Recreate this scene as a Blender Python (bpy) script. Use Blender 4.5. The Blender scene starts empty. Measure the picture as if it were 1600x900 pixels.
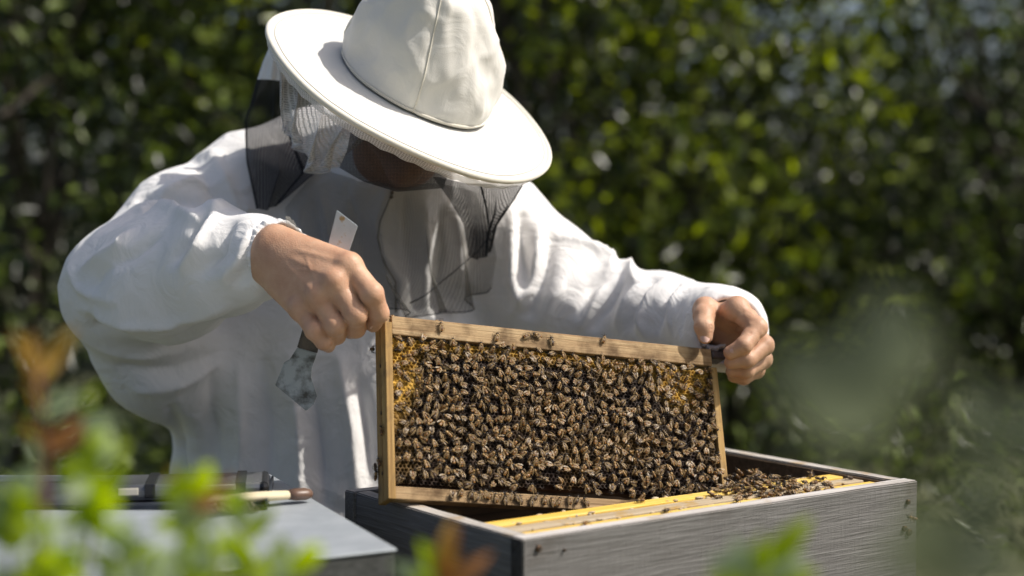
import bpy, bmesh, math, random
import numpy as np
from mathutils import Vector, Matrix, noise
from mathutils.bvhtree import BVHTree

R = math.radians
random.seed(7)
rng = np.random.default_rng(7)
scene = bpy.context.scene
COL = scene.collection

# ------------------------------------------------------------------ camera
F = 2500.0                      # focal length in photograph pixels (1600 wide)
PITCH = math.atan(120 / F)
CAM = Vector((0, 0, 1.30))
cam = bpy.data.cameras.new('camera')
cam.sensor_width = 36
cam.lens = 36 * F / 1600
cam.clip_start = 0.05
cam.clip_end = 2000
cam.dof.use_dof = True
cam.dof.focus_distance = 2.03
cam.dof.aperture_fstop = 2.2
cam.dof.aperture_blades = 0
cam_o = bpy.data.objects.new('camera', cam)
cam_o.location = CAM
cam_o.rotation_euler = (math.pi / 2 - PITCH, 0, 0)
COL.objects.link(cam_o)
scene.camera = cam_o
C_R = Vector((1, 0, 0))
C_F = Vector((0, math.cos(PITCH), -math.sin(PITCH)))
C_U = Vector((0, math.sin(PITCH), math.cos(PITCH)))

# ------------------------------------------------------------------ light
SUN = Vector((0.655, -0.06, 0.755)).normalized()      # direction towards the sun
w = bpy.data.worlds.new('World')
scene.world = w
w.use_nodes = True
nt = w.node_tree
nt.nodes.clear()
sky = nt.nodes.new('ShaderNodeTexSky')
sky.sky_type = 'NISHITA'
sky.sun_disc = False
sky.sun_elevation = math.asin(SUN.z)
sky.sun_rotation = math.atan2(SUN.x, SUN.y)
sky.air_density = 0.8
sky.dust_density = 4.0
sky.ozone_density = 0.4
bg = nt.nodes.new('ShaderNodeBackground')
bg.inputs['Strength'].default_value = 0.128
wo = nt.nodes.new('ShaderNodeOutputWorld')
nt.links.new(sky.outputs[0], bg.inputs[0])
nt.links.new(bg.outputs[0], wo.inputs[0])
sl = bpy.data.lights.new('sun', 'SUN')
sl.energy = 4.7
sl.angle = R(0.53)
sl.color = (1.0, 0.95, 0.87)
so = bpy.data.objects.new('sun', sl)
so.rotation_euler = SUN.to_track_quat('Z', 'Y').to_euler()
so.location = (3, 0, 6)
COL.objects.link(so)
vs = scene.view_settings
scene.display_settings.display_device = 'sRGB'
vs.view_transform = 'Standard'
vs.look = 'None'
vs.exposure = 0.0
vs.gamma = 1.0
vs.use_curve_mapping = False
scene.cycles.use_denoising = True
scene.cycles.max_bounces = 6
scene.cycles.diffuse_bounces = 4
scene.cycles.glossy_bounces = 2
scene.cycles.transmission_bounces = 3
scene.cycles.transparent_max_bounces = 10
scene.cycles.sample_clamp_indirect = 6.0


# ------------------------------------------------------------------ helpers
def at(px, py, D):
    """world point seen at a photograph pixel, D metres along the view axis"""
    return CAM + C_R * ((px - 800) / F * D) + C_U * (-(py - 450) / F * D) + C_F * D


def ray(px, py):
    return (C_R * ((px - 800) / F) + C_U * (-(py - 450) / F) + C_F).normalized()


def tag(o, label=None, cat=None, group=None, kind=None):
    if label: o['label'] = label
    if cat: o['category'] = cat
    if group: o['group'] = group
    if kind: o['kind'] = kind
    return o


def empty(name, M=None, parent=None):
    o = bpy.data.objects.new(name, None)
    o.empty_display_size = 0.05
    COL.objects.link(o)
    if M is not None:
        o.matrix_world = M
    if parent: o.parent = parent
    return o


def link(name, me, mat=None, parent=None, M=None):
    o = bpy.data.objects.new(name, me)
    COL.objects.link(o)
    if mat is not None and not me.materials:
        for m in (mat if isinstance(mat, (list, tuple)) else [mat]):
            me.materials.append(m)
    if parent: o.parent = parent
    if M is not None: o.matrix_local = M
    return o


def mesh(name, V, Fc, smooth=True):
    me = bpy.data.meshes.new(name)
    me.from_pydata([tuple(map(float, v)) for v in V], [], [tuple(map(int, f)) for f in Fc])
    if smooth:
        me.polygons.foreach_set('use_smooth', [True] * len(me.polygons))
    me.update()
    return me


def fast_mesh(name, V, Q, smooth=True):
    """numpy verts (n,3) and faces (m,k)"""
    V = np.ascontiguousarray(V, dtype=np.float32)
    Q = np.ascontiguousarray(Q, dtype=np.int32)
    me = bpy.data.meshes.new(name)
    k = Q.shape[1]
    me.vertices.add(len(V)); me.vertices.foreach_set('co', V.ravel())
    me.loops.add(Q.size); me.loops.foreach_set('vertex_index', Q.ravel())
    me.polygons.add(len(Q))
    me.polygons.foreach_set('loop_start', np.arange(len(Q), dtype=np.int32) * k)
    me.polygons.foreach_set('loop_total', np.full(len(Q), k, dtype=np.int32))
    if smooth:
        me.polygons.foreach_set('use_smooth', np.ones(len(Q), dtype=bool))
    me.update(calc_edges=True)
    me.validate()
    return me


def bm_mesh(name, bm, smooth=False):
    me = bpy.data.meshes.new(name)
    bm.normal_update()
    bm.to_mesh(me)
    bm.free()
    if smooth:
        me.polygons.foreach_set('use_smooth', [True] * len(me.polygons))
    return me


def box_bm(bm, lo, hi, bev=0.0, seg=2):
    vs_ = [bm.verts.new((x, y, z)) for x in (lo[0], hi[0]) for y in (lo[1], hi[1]) for z in (lo[2], hi[2])]
    idx = [(0, 1, 3, 2), (4, 6, 7, 5), (0, 4, 5, 1), (2, 3, 7, 6), (0, 2, 6, 4), (1, 5, 7, 3)]
    fs = [bm.faces.new([vs_[i] for i in f]) for f in idx]
    if bev:
        es = list({e for f in fs for e in f.edges})
        bmesh.ops.bevel(bm, geom=es, offset=bev, segments=seg, affect='EDGES', profile=0.5)


def box(name, lo, hi, mat, parent=None, bev=0.001, M=None):
    bm = bmesh.new()
    box_bm(bm, lo, hi, bev)
    return link(name, bm_mesh(name, bm), mat, parent, M)


def tube(pts, radii, n=8, cap=True):
    pts = [Vector(p) for p in pts]
    V, Fc = [], []
    ref = Vector((0.31, 0.52, 0.79))
    for i, p in enumerate(pts):
        t = (pts[min(i + 1, len(pts) - 1)] - pts[max(i - 1, 0)]).normalized()
        a = t.cross(ref).normalized()
        b = t.cross(a)
        r = radii[i] if hasattr(radii, '__len__') else radii
        for k in range(n):
            an = 2 * math.pi * k / n
            V.append(p + a * math.cos(an) * r + b * math.sin(an) * r)
    for i in range(len(pts) - 1):
        for k in range(n):
            k2 = (k + 1) % n
            Fc.append((i * n + k, i * n + k2, (i + 1) * n + k2, (i + 1) * n + k))
    if cap:
        Fc.append(tuple(range(n))[::-1])
        Fc.append(tuple(range((len(pts) - 1) * n, len(pts) * n)))
    return V, Fc


def basis(o, x, y, z):
    M = Matrix.Identity(4)
    for i, a in enumerate((x, y, z)):
        for j in range(3):
            M[j][i] = a[j]
    M.translation = o
    return M


# ------------------------------------------------------------------ materials
def mat(name):
    m = bpy.data.materials.new(name)
    m.use_nodes = True
    n = m.node_tree
    n.nodes.clear()
    out = n.nodes.new('ShaderNodeOutputMaterial')
    p = n.nodes.new('ShaderNodeBsdfPrincipled')
    n.links.new(p.outputs[0], out.inputs[0])
    return m, n, p, out


def N(n, t, **kw):
    nd = n.nodes.new(t)
    for k, v in kw.items():
        if k in nd.inputs.keys():
            nd.inputs[k].default_value = v
        else:
            setattr(nd, k, v)
    return nd


def ramp(n, src, stops):
    r = n.nodes.new('ShaderNodeValToRGB')
    e = r.color_ramp.elements
    while len(e) < len(stops):
        e.new(0.5)
    for el, (pos, c) in zip(e, stops):
        el.position = pos
        el.color = (*c, 1) if len(c) == 3 else c
    n.links.new(src, r.inputs[0])
    return r


def coords(n, scale=(1, 1, 1), kind='Object'):
    tc = n.nodes.new('ShaderNodeTexCoord')
    mp = n.nodes.new('ShaderNodeMapping')
    mp.inputs['Scale'].default_value = scale
    n.links.new(tc.outputs[kind], mp.inputs[0])
    return mp.outputs[0]


def bump(n, p, src, strength, dist=0.01):
    b = n.nodes.new('ShaderNodeBump')
    b.inputs['Strength'].default_value = strength
    b.inputs['Distance'].default_value = dist
    n.links.new(src, b.inputs['Height'])
    n.links.new(b.outputs[0], p.inputs['Normal'])
    return b


def simple(name, col, rough=0.6, metal=0.0, spec=0.5):
    m, n, p, o = mat(name)
    p.inputs['Base Color'].default_value = (*col, 1)
    p.inputs['Roughness'].default_value = rough
    p.inputs['Metallic'].default_value = metal
    p.inputs['Specular IOR Level'].default_value = spec
    return m


def speckle(name, c1, c2, scale, rough=0.6, metal=0, bumpv=0.2, bd=0.002, detail=6, lo=0.35, hi=0.65, stretch=(1, 1, 1)):
    m, n, p, o = mat(name)
    v = coords(n, stretch)
    t = N(n, 'ShaderNodeTexNoise', Scale=scale, Detail=detail, Roughness=0.6)
    n.links.new(v, t.inputs['Vector'])
    r = ramp(n, t.outputs[0], [(lo, c1), (hi, c2)])
    n.links.new(r.outputs[0], p.inputs['Base Color'])
    p.inputs['Roughness'].default_value = rough
    p.inputs['Metallic'].default_value = metal
    if bumpv:
        bump(n, p, t.outputs[0], bumpv, bd)
    return m


def cloth(name, col, wr=0.35, weave=0.12, sheen=0.2):
    m, n, p, o = mat(name)
    v = coords(n)
    big = N(n, 'ShaderNodeTexNoise', Scale=3.0, Detail=3.0)
    n.links.new(v, big.inputs['Vector'])
    c2 = tuple(c * 0.93 for c in col)
    r = ramp(n, big.outputs[0], [(0.3, c2), (0.7, col)])
    n.links.new(r.outputs[0], p.inputs['Base Color'])
    p.inputs['Roughness'].default_value = 0.85
    p.inputs['Specular IOR Level'].default_value = 0.2
    p.inputs['Sheen Weight'].default_value = sheen
    wv = N(n, 'ShaderNodeTexNoise', Scale=900.0, Detail=2.0)
    n.links.new(v, wv.inputs['Vector'])
    cr = N(n, 'ShaderNodeTexNoise', Scale=17.0, Detail=6.0, Distortion=1.6)
    n.links.new(v, cr.inputs['Vector'])
    b1 = n.nodes.new('ShaderNodeBump')
    b1.inputs['Strength'].default_value = wr
    b1.inputs['Distance'].default_value = 0.012
    n.links.new(cr.outputs[0], b1.inputs['Height'])
    b2 = n.nodes.new('ShaderNodeBump')
    b2.inputs['Strength'].default_value = weave
    b2.inputs['Distance'].default_value = 0.001
    n.links.new(wv.outputs[0], b2.inputs['Height'])
    n.links.new(b1.outputs[0], b2.inputs['Normal'])
    n.links.new(b2.outputs[0], p.inputs['Normal'])
    return m


def wood(name, stops, axis='x', fine=1.0, rough=0.75, bumpv=0.4, stain=None, saw=False):
    m, n, p, o = mat(name)
    st = {'x': (1.5, 40, 40), 'y': (40, 1.5, 40), 'z': (40, 40, 1.5)}[axis]
    v = coords(n, tuple(s * fine for s in st))
    t = N(n, 'ShaderNodeTexNoise', Scale=3.0, Detail=8.0, Roughness=0.65, Distortion=0.5)
    n.links.new(v, t.inputs['Vector'])
    r = ramp(n, t.outputs[0], stops)
    base = r.outputs[0]
    if stain:
        v2 = coords(n)
        t2 = N(n, 'ShaderNodeTexNoise', Scale=stain[1], Detail=5.0, Roughness=0.6)
        n.links.new(v2, t2.inputs['Vector'])
        rr = ramp(n, t2.outputs[0], [(stain[2], (0, 0, 0)), (stain[3], (1, 1, 1))])
        mx = n.nodes.new('ShaderNodeMix')
        mx.data_type = 'RGBA'
        n.links.new(rr.outputs[0], mx.inputs[0])
        n.links.new(base, mx.inputs[6])
        mx.inputs[7].default_value = (*stain[0], 1)
        base = mx.outputs[2]
    n.links.new(base, p.inputs['Base Color'])
    p.inputs['Roughness'].default_value = rough
    p.inputs['Specular IOR Level'].default_value = 0.3
    hgt = t.outputs[0]
    if saw:                                   # upright saw marks across the grain
        v3 = coords(n, (90, 90, 9))
        t3 = N(n, 'ShaderNodeTexNoise', Scale=2.0, Detail=4.0, Roughness=0.6)
        n.links.new(v3, t3.inputs['Vector'])
        ad = N(n, 'ShaderNodeMath', operation='MULTIPLY_ADD')
        n.links.new(t3.outputs[0], ad.inputs[0]); ad.inputs[1].default_value = 0.3
        n.links.new(hgt, ad.inputs[2])
        hgt = ad.outputs[0]
    bump(n, p, hgt, bumpv, 0.003)
    return m


def netting(name, col, alpha, scale=900, rough=0.7):
    """fine woven net: threads opaque, holes clear, by UV"""
    m, n, p, o = mat(name)
    p.inputs['Base Color'].default_value = (*col, 1)
    p.inputs['Roughness'].default_value = rough
    p.inputs['Specular IOR Level'].default_value = 0.25
    v = coords(n, (1, 1, 1), 'UV')
    vor = N(n, 'ShaderNodeTexVoronoi', feature='DISTANCE_TO_EDGE', Scale=scale, Randomness=0.25)
    n.links.new(v, vor.inputs['Vector'])
    r = ramp(n, vor.outputs['Distance'], [(0.10, (alpha[1],) * 3), (0.22, (alpha[0],) * 3)])
    tr = n.nodes.new('ShaderNodeBsdfTransparent')
    mx = n.nodes.new('ShaderNodeMixShader')
    n.links.new(r.outputs[0], mx.inputs[0])
    n.links.new(tr.outputs[0], mx.inputs[1])
    n.links.new(p.outputs[0], mx.inputs[2])
    n.links.new(mx.outputs[0], o.inputs[0])
    return m


def leaf_mat(name, c1, c2, trans=0.35, rough=0.35, spec=0.5, scale=6.0, lit_col=None):
    m, n, p, o = mat(name)
    v = coords(n)
    oi = n.nodes.new('ShaderNodeNewGeometry')
    t = N(n, 'ShaderNodeTexNoise', Scale=scale, Detail=2.0)
    n.links.new(v, t.inputs['Vector'])
    ad = N(n, 'ShaderNodeMath', operation='MULTIPLY_ADD')
    n.links.new(oi.outputs['Random Per Island'], ad.inputs[0])
    ad.inputs[1].default_value = 0.7
    ml = N(n, 'ShaderNodeMath', operation='MULTIPLY')
    n.links.new(t.outputs[0], ml.inputs[0]); ml.inputs[1].default_value = 0.3
    n.links.new(ml.outputs[0], ad.inputs[2])
    st = [(0.1, c1), (0.72, c2)]
    if lit_col: st = [(0.1, c1), (0.66, c2), (0.72, lit_col), (0.95, lit_col)]  # scattered bright leaves: sunlit highlights painted into the leaf colour
    r = ramp(n, ad.outputs[0], st)
    n.links.new(r.outputs[0], p.inputs['Base Color'])
    p.inputs['Roughness'].default_value = rough
    p.inputs['Specular IOR Level'].default_value = spec
    tl = n.nodes.new('ShaderNodeBsdfTranslucent')
    hs = N(n, 'ShaderNodeHueSaturation', Saturation=1.15, Value=1.6)
    n.links.new(r.outputs[0], hs.inputs['Color'])
    n.links.new(hs.outputs[0], tl.inputs[0])
    mx = n.nodes.new('ShaderNodeMixShader')
    mx.inputs[0].default_value = trans
    n.links.new(p.outputs[0], mx.inputs[1])
    n.links.new(tl.outputs[0], mx.inputs[2])
    n.links.new(mx.outputs[0], o.inputs[0])
    return m


MAT = {}
MAT['jacket'] = cloth('white_cotton', (0.84, 0.825, 0.81), wr=0.5)
MAT['collar'] = cloth('cream_cotton', (0.70, 0.66, 0.58), wr=0.3)
MAT['hat'] = cloth('hat_canvas', (0.68, 0.672, 0.64), wr=0.10, weave=0.25)
MAT['crown'] = cloth('crown_canvas', (0.75, 0.73, 0.68), wr=0.22, weave=0.2)
MAT['piping'] = cloth('piping_canvas', (0.76, 0.72, 0.62), wr=0.1, weave=0.3)
MAT['stitch'] = simple('stitch_thread', (0.50, 0.47, 0.40), 0.9)
MAT['white_net'] = netting('white_net', (0.70, 0.70, 0.73), (0.42, 0.92), 0.6)
MAT['black_net'] = netting('black_net', (0.014, 0.016, 0.024), (0.60, 0.92), 1.0)
MAT['grey_net'] = netting('grey_net', (0.20, 0.187, 0.16), (0.30, 0.60), 1.0)
MAT['hem'] = simple('black_hem', (0.012, 0.014, 0.02), 0.8)
MAT['zip'] = simple('zip_dark', (0.03, 0.028, 0.025), 0.5)
MAT['ziptape'] = simple('zip_tape', (0.30, 0.27, 0.22), 0.8)
MAT['trousers'] = cloth('trouser_cotton', (0.7, 0.7, 0.71))
MAT['boot'] = simple('rubber_boot', (0.03, 0.035, 0.03), 0.45)


def skin_mat():
    m, n, p, o = mat('skin')
    v = coords(n)
    t = N(n, 'ShaderNodeTexNoise', Scale=38.0, Detail=6.0, Roughness=0.6)
    n.links.new(v, t.inputs['Vector'])
    r = ramp(n, t.outputs[0], [(0.25, (0.47, 0.25, 0.15)), (0.55, (0.56, 0.33, 0.21)), (0.8, (0.61, 0.39, 0.26))])
    n.links.new(r.outputs[0], p.inputs['Base Color'])
    p.inputs['Roughness'].default_value = 0.5
    p.inputs['Specular IOR Level'].default_value = 0.4
    p.inputs['Subsurface Weight'].default_value = 0.12
    p.inputs['Subsurface Radius'].default_value = (0.008, 0.003, 0.0015)
    p.inputs['Subsurface Scale'].default_value = 1.0
    f1 = N(n, 'ShaderNodeTexVoronoi', Scale=520.0)
    n.links.new(v, f1.inputs['Vector'])
    cr = N(n, 'ShaderNodeTexNoise', Scale=150.0, Detail=4.0)
    n.links.new(v, cr.inputs['Vector'])
    ad = N(n, 'ShaderNodeMath', operation='ADD')
    n.links.new(f1.outputs['Distance'], ad.inputs[0]); n.links.new(cr.outputs[0], ad.inputs[1])
    bump(n, p, ad.outputs[0], 0.2, 0.0013)
    return m


MAT['skin'] = skin_mat()
MAT['nail'] = simple('nail', (0.62, 0.40, 0.32), 0.3)
MAT['hair'] = simple('hair', (0.03, 0.02, 0.015), 0.7)
PINE = [(0.28, (0.15, 0.09, 0.04)), (0.42, (0.34, 0.22, 0.11)), (0.58, (0.44, 0.31, 0.165)), (0.75, (0.52, 0.39, 0.23))]
PINEG = [(0.28, (0.13, 0.07, 0.025)), (0.5, (0.36, 0.22, 0.075)), (0.72, (0.48, 0.32, 0.13))]
MAT['pine_x'] = wood('pine_bar', PINE, 'x', stain=((0.12, 0.07, 0.03), 26.0, 0.46, 0.68), bumpv=0.9)
MAT['pine_z'] = wood('pine_side', PINEG, 'z', stain=((0.13, 0.085, 0.045), 22.0, 0.5, 0.72), bumpv=0.7)
MAT['lug'] = speckle('propolis_lug', (0.03, 0.022, 0.02), (0.09, 0.065, 0.06), 120, 0.5, 0, 0.5)
GREY = [(0.22, (0.06, 0.055, 0.05)), (0.38, (0.14, 0.134, 0.127)), (0.56, (0.185, 0.179, 0.171)), (0.78, (0.26, 0.253, 0.243))]
MAT['grey_x'] = wood('weathered_x', GREY, 'x', 2.6, 0.8, 0.8, saw=True, stain=((0.10, 0.085, 0.07), 9.0, 0.58, 0.8))
MAT['grey_y'] = wood('weathered_y', GREY, 'y', 1.9, 0.8, 0.9)
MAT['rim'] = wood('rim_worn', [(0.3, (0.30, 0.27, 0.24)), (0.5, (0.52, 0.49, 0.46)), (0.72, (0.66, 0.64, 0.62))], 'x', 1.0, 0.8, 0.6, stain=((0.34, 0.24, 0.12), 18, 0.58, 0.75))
MAT['rim_y'] = wood('rim_pale_y', [(0.3, (0.28, 0.25, 0.22)), (0.5, (0.47, 0.44, 0.40)), (0.72, (0.60, 0.57, 0.53))], 'y', 1.0, 0.8, 0.6, stain=((0.36, 0.24, 0.10), 18, 0.55, 0.72))
MAT['inner'] = wood('inner_wood', [(0.3, (0.05, 0.035, 0.02)), (0.7, (0.15, 0.10, 0.06))], 'x', 1.0)
MAT['waxbar'] = wood('wax_yellow_bar', [(0.3, (0.62, 0.36, 0.05)), (0.5, (0.78, 0.52, 0.10)), (0.72, (0.82, 0.64, 0.26))], 'x', 0.8, 0.55, 0.4, stain=((0.30, 0.16, 0.05), 26, 0.60, 0.72))
MAT['dullbar'] = wood('dull_bar', [(0.3, (0.30, 0.22, 0.13)), (0.5, (0.45, 0.36, 0.24)), (0.72, (0.55, 0.47, 0.34))], 'x', 0.8, 0.6, 0.4, stain=((0.42, 0.25, 0.05), 22, 0.55, 0.7))
MAT['screw'] = simple('rusty_screw', (0.10, 0.06, 0.035), 0.5, 0.7)
MAT['steel'] = speckle('worn_steel', (0.20, 0.22, 0.25), (0.46, 0.49, 0.53), 45, 0.38, 0.75, 0.3, 0.001, 8)
MAT['galv'] = speckle('galvanised_sheet', (0.34, 0.375, 0.405), (0.42, 0.455, 0.485), 22, 0.5, 0.3, 0.1, 0.002, 8)


def tool_mat():
    m, n, p, o = mat('tool_steel')
    v = coords(n)
    t = N(n, 'ShaderNodeTexNoise', Scale=70.0, Detail=7.0, Roughness=0.65)
    n.links.new(v, t.inputs['Vector'])
    r = ramp(n, t.outputs[0], [(0.26, (0.30, 0.31, 0.32)), (0.40, (0.47, 0.50, 0.53)), (0.60, (0.50, 0.53, 0.56)), (0.65, (0.36, 0.24, 0.11))])
    n.links.new(r.outputs[0], p.inputs['Base Color'])
    p.inputs['Metallic'].default_value = 0.2
    p.inputs['Roughness'].default_value = 0.42
    bump(n, p, t.outputs[0], 0.3, 0.001)
    return m


MAT['tool'] = tool_mat()
MAT['hook'] = speckle('worn_hook', (0.07, 0.068, 0.065), (0.32, 0.345, 0.37), 50, 0.34, 0.5, 0.3, 0.001, 5, 0.36, 0.56)
MAT['toolgrip'] = speckle('tool_grip', (0.02, 0.017, 0.015), (0.10, 0.08, 0.06), 60, 0.5, 0.2, 0.3, 0.001)
MAT['traydark'] = speckle('blue_black_tray', (0.025, 0.03, 0.042), (0.06, 0.07, 0.09), 30, 0.35, 0.3, 0.1)
MAT['trayrim'] = simple('tray_rim', (0.42, 0.45, 0.50), 0.4, 0.5)
MAT['tin'] = speckle('glossy_tin', (0.10, 0.105, 0.11), (0.22, 0.225, 0.23), 18, 0.22, 0.5, 0.05)
MAT['tinblack'] = simple('tin_black_band', (0.012, 0.012, 0.013), 0.25)
MAT['tinlabel'] = simple('tin_pale_patch', (0.62, 0.58, 0.48), 0.5)
MAT['brushwood'] = wood('brush_handle', [(0.3, (0.50, 0.42, 0.27)), (0.7, (0.68, 0.60, 0.42))], 'x', 1.0)
MAT['brushend'] = simple('brush_end_paint', (0.13, 0.075, 0.05), 0.4)
MAT['bristle'] = speckle('bristle', (0.05, 0.04, 0.03), (0.22, 0.19, 0.14), 160, 0.8)
MAT['darkbody'] = wood('dark_hive_wood', [(0.3, (0.03, 0.032, 0.03)), (0.7, (0.09, 0.092, 0.088))], 'x', 1.0)


def comb_mat():
    m, n, p, o = mat('beeswax_comb')
    a = n.nodes.new('ShaderNodeAttribute')
    a.attribute_name = 'Col'
    v = coords(n)
    t = N(n, 'ShaderNodeTexNoise', Scale=60.0, Detail=5.0)
    n.links.new(v, t.inputs['Vector'])
    mx = n.nodes.new('ShaderNodeMix'); mx.data_type = 'RGBA'; mx.blend_type = 'MULTIPLY'
    mx.inputs[0].default_value = 0.7
    r = ramp(n, t.outputs[0], [(0.3, (0.45, 0.36, 0.25)), (0.7, (1.1, 1.05, 0.95))])
    n.links.new(a.outputs[0], mx.inputs[6]); n.links.new(r.outputs[0], mx.inputs[7])
    n.links.new(mx.outputs[2], p.inputs['Base Color'])
    p.inputs['Roughness'].default_value = 0.6
    p.inputs['Specular IOR Level'].default_value = 0.25
    bump(n, p, t.outputs[0], 0.3, 0.002)
    return m


MAT['comb'] = comb_mat()


def bee_mat():
    m, n, p, o = mat('bee_body')
    a = n.nodes.new('ShaderNodeAttribute'); a.attribute_name = 'Col'
    v = coords(n)
    t = N(n, 'ShaderNodeTexNoise', Scale=900.0, Detail=4.0)
    n.links.new(v, t.inputs['Vector'])
    r = ramp(n, t.outputs[0], [(0.3, (0.55, 0.5, 0.45)), (0.7, (1.15, 1.1, 1.0))])
    mx = n.nodes.new('ShaderNodeMix'); mx.data_type = 'RGBA'; mx.blend_type = 'MULTIPLY'
    mx.inputs[0].default_value = 0.8
    n.links.new(a.outputs[0], mx.inputs[6]); n.links.new(r.outputs[0], mx.inputs[7])
    n.links.new(mx.outputs[2], p.inputs['Base Color'])
    p.inputs['Roughness'].default_value = 0.42
    bump(n, p, t.outputs[0], 0.6, 0.0006)
    return m


def wing_mat():
    m, n, p, o = mat('bee_wing')
    p.inputs['Base Color'].default_value = (0.38, 0.26, 0.12, 1)
    p.inputs['Roughness'].default_value = 0.40
    p.inputs['Specular IOR Level'].default_value = 0.5
    tr = n.nodes.new('ShaderNodeBsdfTransparent')
    mx = n.nodes.new('ShaderNodeMixShader')
    mx.inputs[0].default_value = 0.40
    n.links.new(tr.outputs[0], mx.inputs[1]); n.links.new(p.outputs[0], mx.inputs[2])
    n.links.new(mx.outputs[0], o.inputs[0])
    return m


MAT['bee'] = bee_mat()
MAT['wing'] = wing_mat()
MAT['bark'] = speckle('bark', (0.02, 0.016, 0.012), (0.09, 0.075, 0.055), 12, 0.9, 0, 0.8, 0.02, stretch=(3, 3, 0.6))
MAT['leafA'] = leaf_mat('leaf_dark', (0.007, 0.012, 0.004), (0.024, 0.037, 0.009), 0.25, 0.32, 0.4, lit_col=(0.15, 0.20, 0.04))
MAT['leafB'] = leaf_mat('leaf_mid', (0.008, 0.014, 0.004), (0.038, 0.055, 0.011), 0.35, 0.28, 0.6, lit_col=(0.28, 0.34, 0.045))
MAT['leafD'] = leaf_mat('leaf_bright', (0.010, 0.017, 0.005), (0.06, 0.082, 0.014), 0.4, 0.28, 0.6, lit_col=(0.30, 0.36, 0.045))  # brighter leaf copy, sunlight on the shrub put into its greens
MAT['leafC'] = leaf_mat('leaf_deep', (0.006, 0.010, 0.004), (0.022, 0.034, 0.010), 0.2, 0.4)
MAT['sprig'] = leaf_mat('sprig_leaf', (0.22, 0.33, 0.012), (0.34, 0.43, 0.03), 0.55, 0.55, 0.3, scale=40)
MAT['sprig_pale'] = leaf_mat('sprig_pale', (0.30, 0.38, 0.20), (0.38, 0.45, 0.27), 0.45, scale=40)
MAT['sprig_red'] = leaf_mat('sprig_red', (0.26, 0.11, 0.05), (0.34, 0.16, 0.06), 0.4, scale=40)
MAT['sprig_orange'] = leaf_mat('sprig_orange', (0.38, 0.22, 0.05), (0.46, 0.28, 0.07), 0.4, scale=40)
MAT['sage'] = leaf_mat('sage_leaf', (0.13, 0.15, 0.09), (0.18, 0.20, 0.13), 0.5, 0.6, 0.3, scale=20)
MAT['twig'] = simple('twig', (0.16, 0.07, 0.04), 0.7)
MAT['gtwig'] = simple('green_twig', (0.14, 0.16, 0.04), 0.7)


def ground_mat():
    m, n, p, o = mat('meadow')
    v = coords(n)
    t = N(n, 'ShaderNodeTexNoise', Scale=2.2, Detail=8.0, Roughness=0.7)
    n.links.new(v, t.inputs['Vector'])
    r = ramp(n, t.outputs[0], [(0.3, (0.06, 0.07, 0.03)), (0.5, (0.10, 0.11, 0.05)), (0.72, (0.14, 0.135, 0.07))])
    n.links.new(r.outputs[0], p.inputs['Base Color'])
    p.inputs['Roughness'].default_value = 0.95
    bump(n, p, t.outputs[0], 0.8, 0.05)
    return m


MAT['ground'] = ground_mat()

#@@STRUCTURE
# ------------------------------------------------------------------ ground
def build_ground():
    n = 60
    s = np.linspace(-1, 1, n)
    g = np.sign(s) * np.abs(s) ** 2.2 * 300
    X, Y = np.meshgrid(g, g, indexing='ij')
    Z = 0.02 * np.sin(X * 1.3) * np.cos(Y * 0.9)
    V = np.stack([X.ravel(), Y.ravel() + 5, Z.ravel() - 0.02], 1)
    i, j = np.meshgrid(np.arange(n - 1), np.arange(n - 1), indexing='ij')
    a = (i * n + j).ravel()
    Q = np.stack([a, a + n, a + n + 1, a + 1], 1)
    o = link('ground', fast_mesh('ground', V, Q), MAT['ground'])
    tag(o, kind='structure')


build_ground()


# ------------------------------------------------------------------ trees behind
def leaf_cloud(cs, rad, n, size, seed, up=0.25):
    """n folded leaf-shaped faces spread round clump centres; 2 quads each"""
    r = np.random.default_rng(seed)
    k = r.integers(0, len(cs), n)
    d = r.normal(size=(n, 3))
    d /= np.linalg.norm(d, axis=1)[:, None]
    rr = rad[k] * (0.45 + 0.55 * r.random(n) ** 0.5)
    P = cs[k] + d * rr[:, None]
    nn = r.normal(size=(n, 3)) + np.array([0, 0, up]) + 0.5 * d
    nn /= np.linalg.norm(nn, axis=1)[:, None]
    t = r.normal(size=(n, 3))
    t -= nn * (t * nn).sum(1)[:, None]
    t /= np.linalg.norm(t, axis=1)[:, None]
    b = np.cross(nn, t)
    L = size * (0.6 + 0.8 * r.random(n))[:, None]
    W = L * 0.36
    fold = 0.25 * W
    V = np.stack([P - t * L * .5, P - t * L * .05 + b * W * .55 + nn * fold, P + t * L * .5, P - t * L * .05 - b * W * .55 + nn * fold], 1).reshape(-1, 3)
    i = np.arange(n) * 4
    T = np.concatenate([np.stack([i, i + 1, i + 2], 1), np.stack([i, i + 2, i + 3], 1)], 0)
    order = np.argsort(np.tile(np.arange(n), 2), kind='stable')
    return V, T[order]


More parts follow.
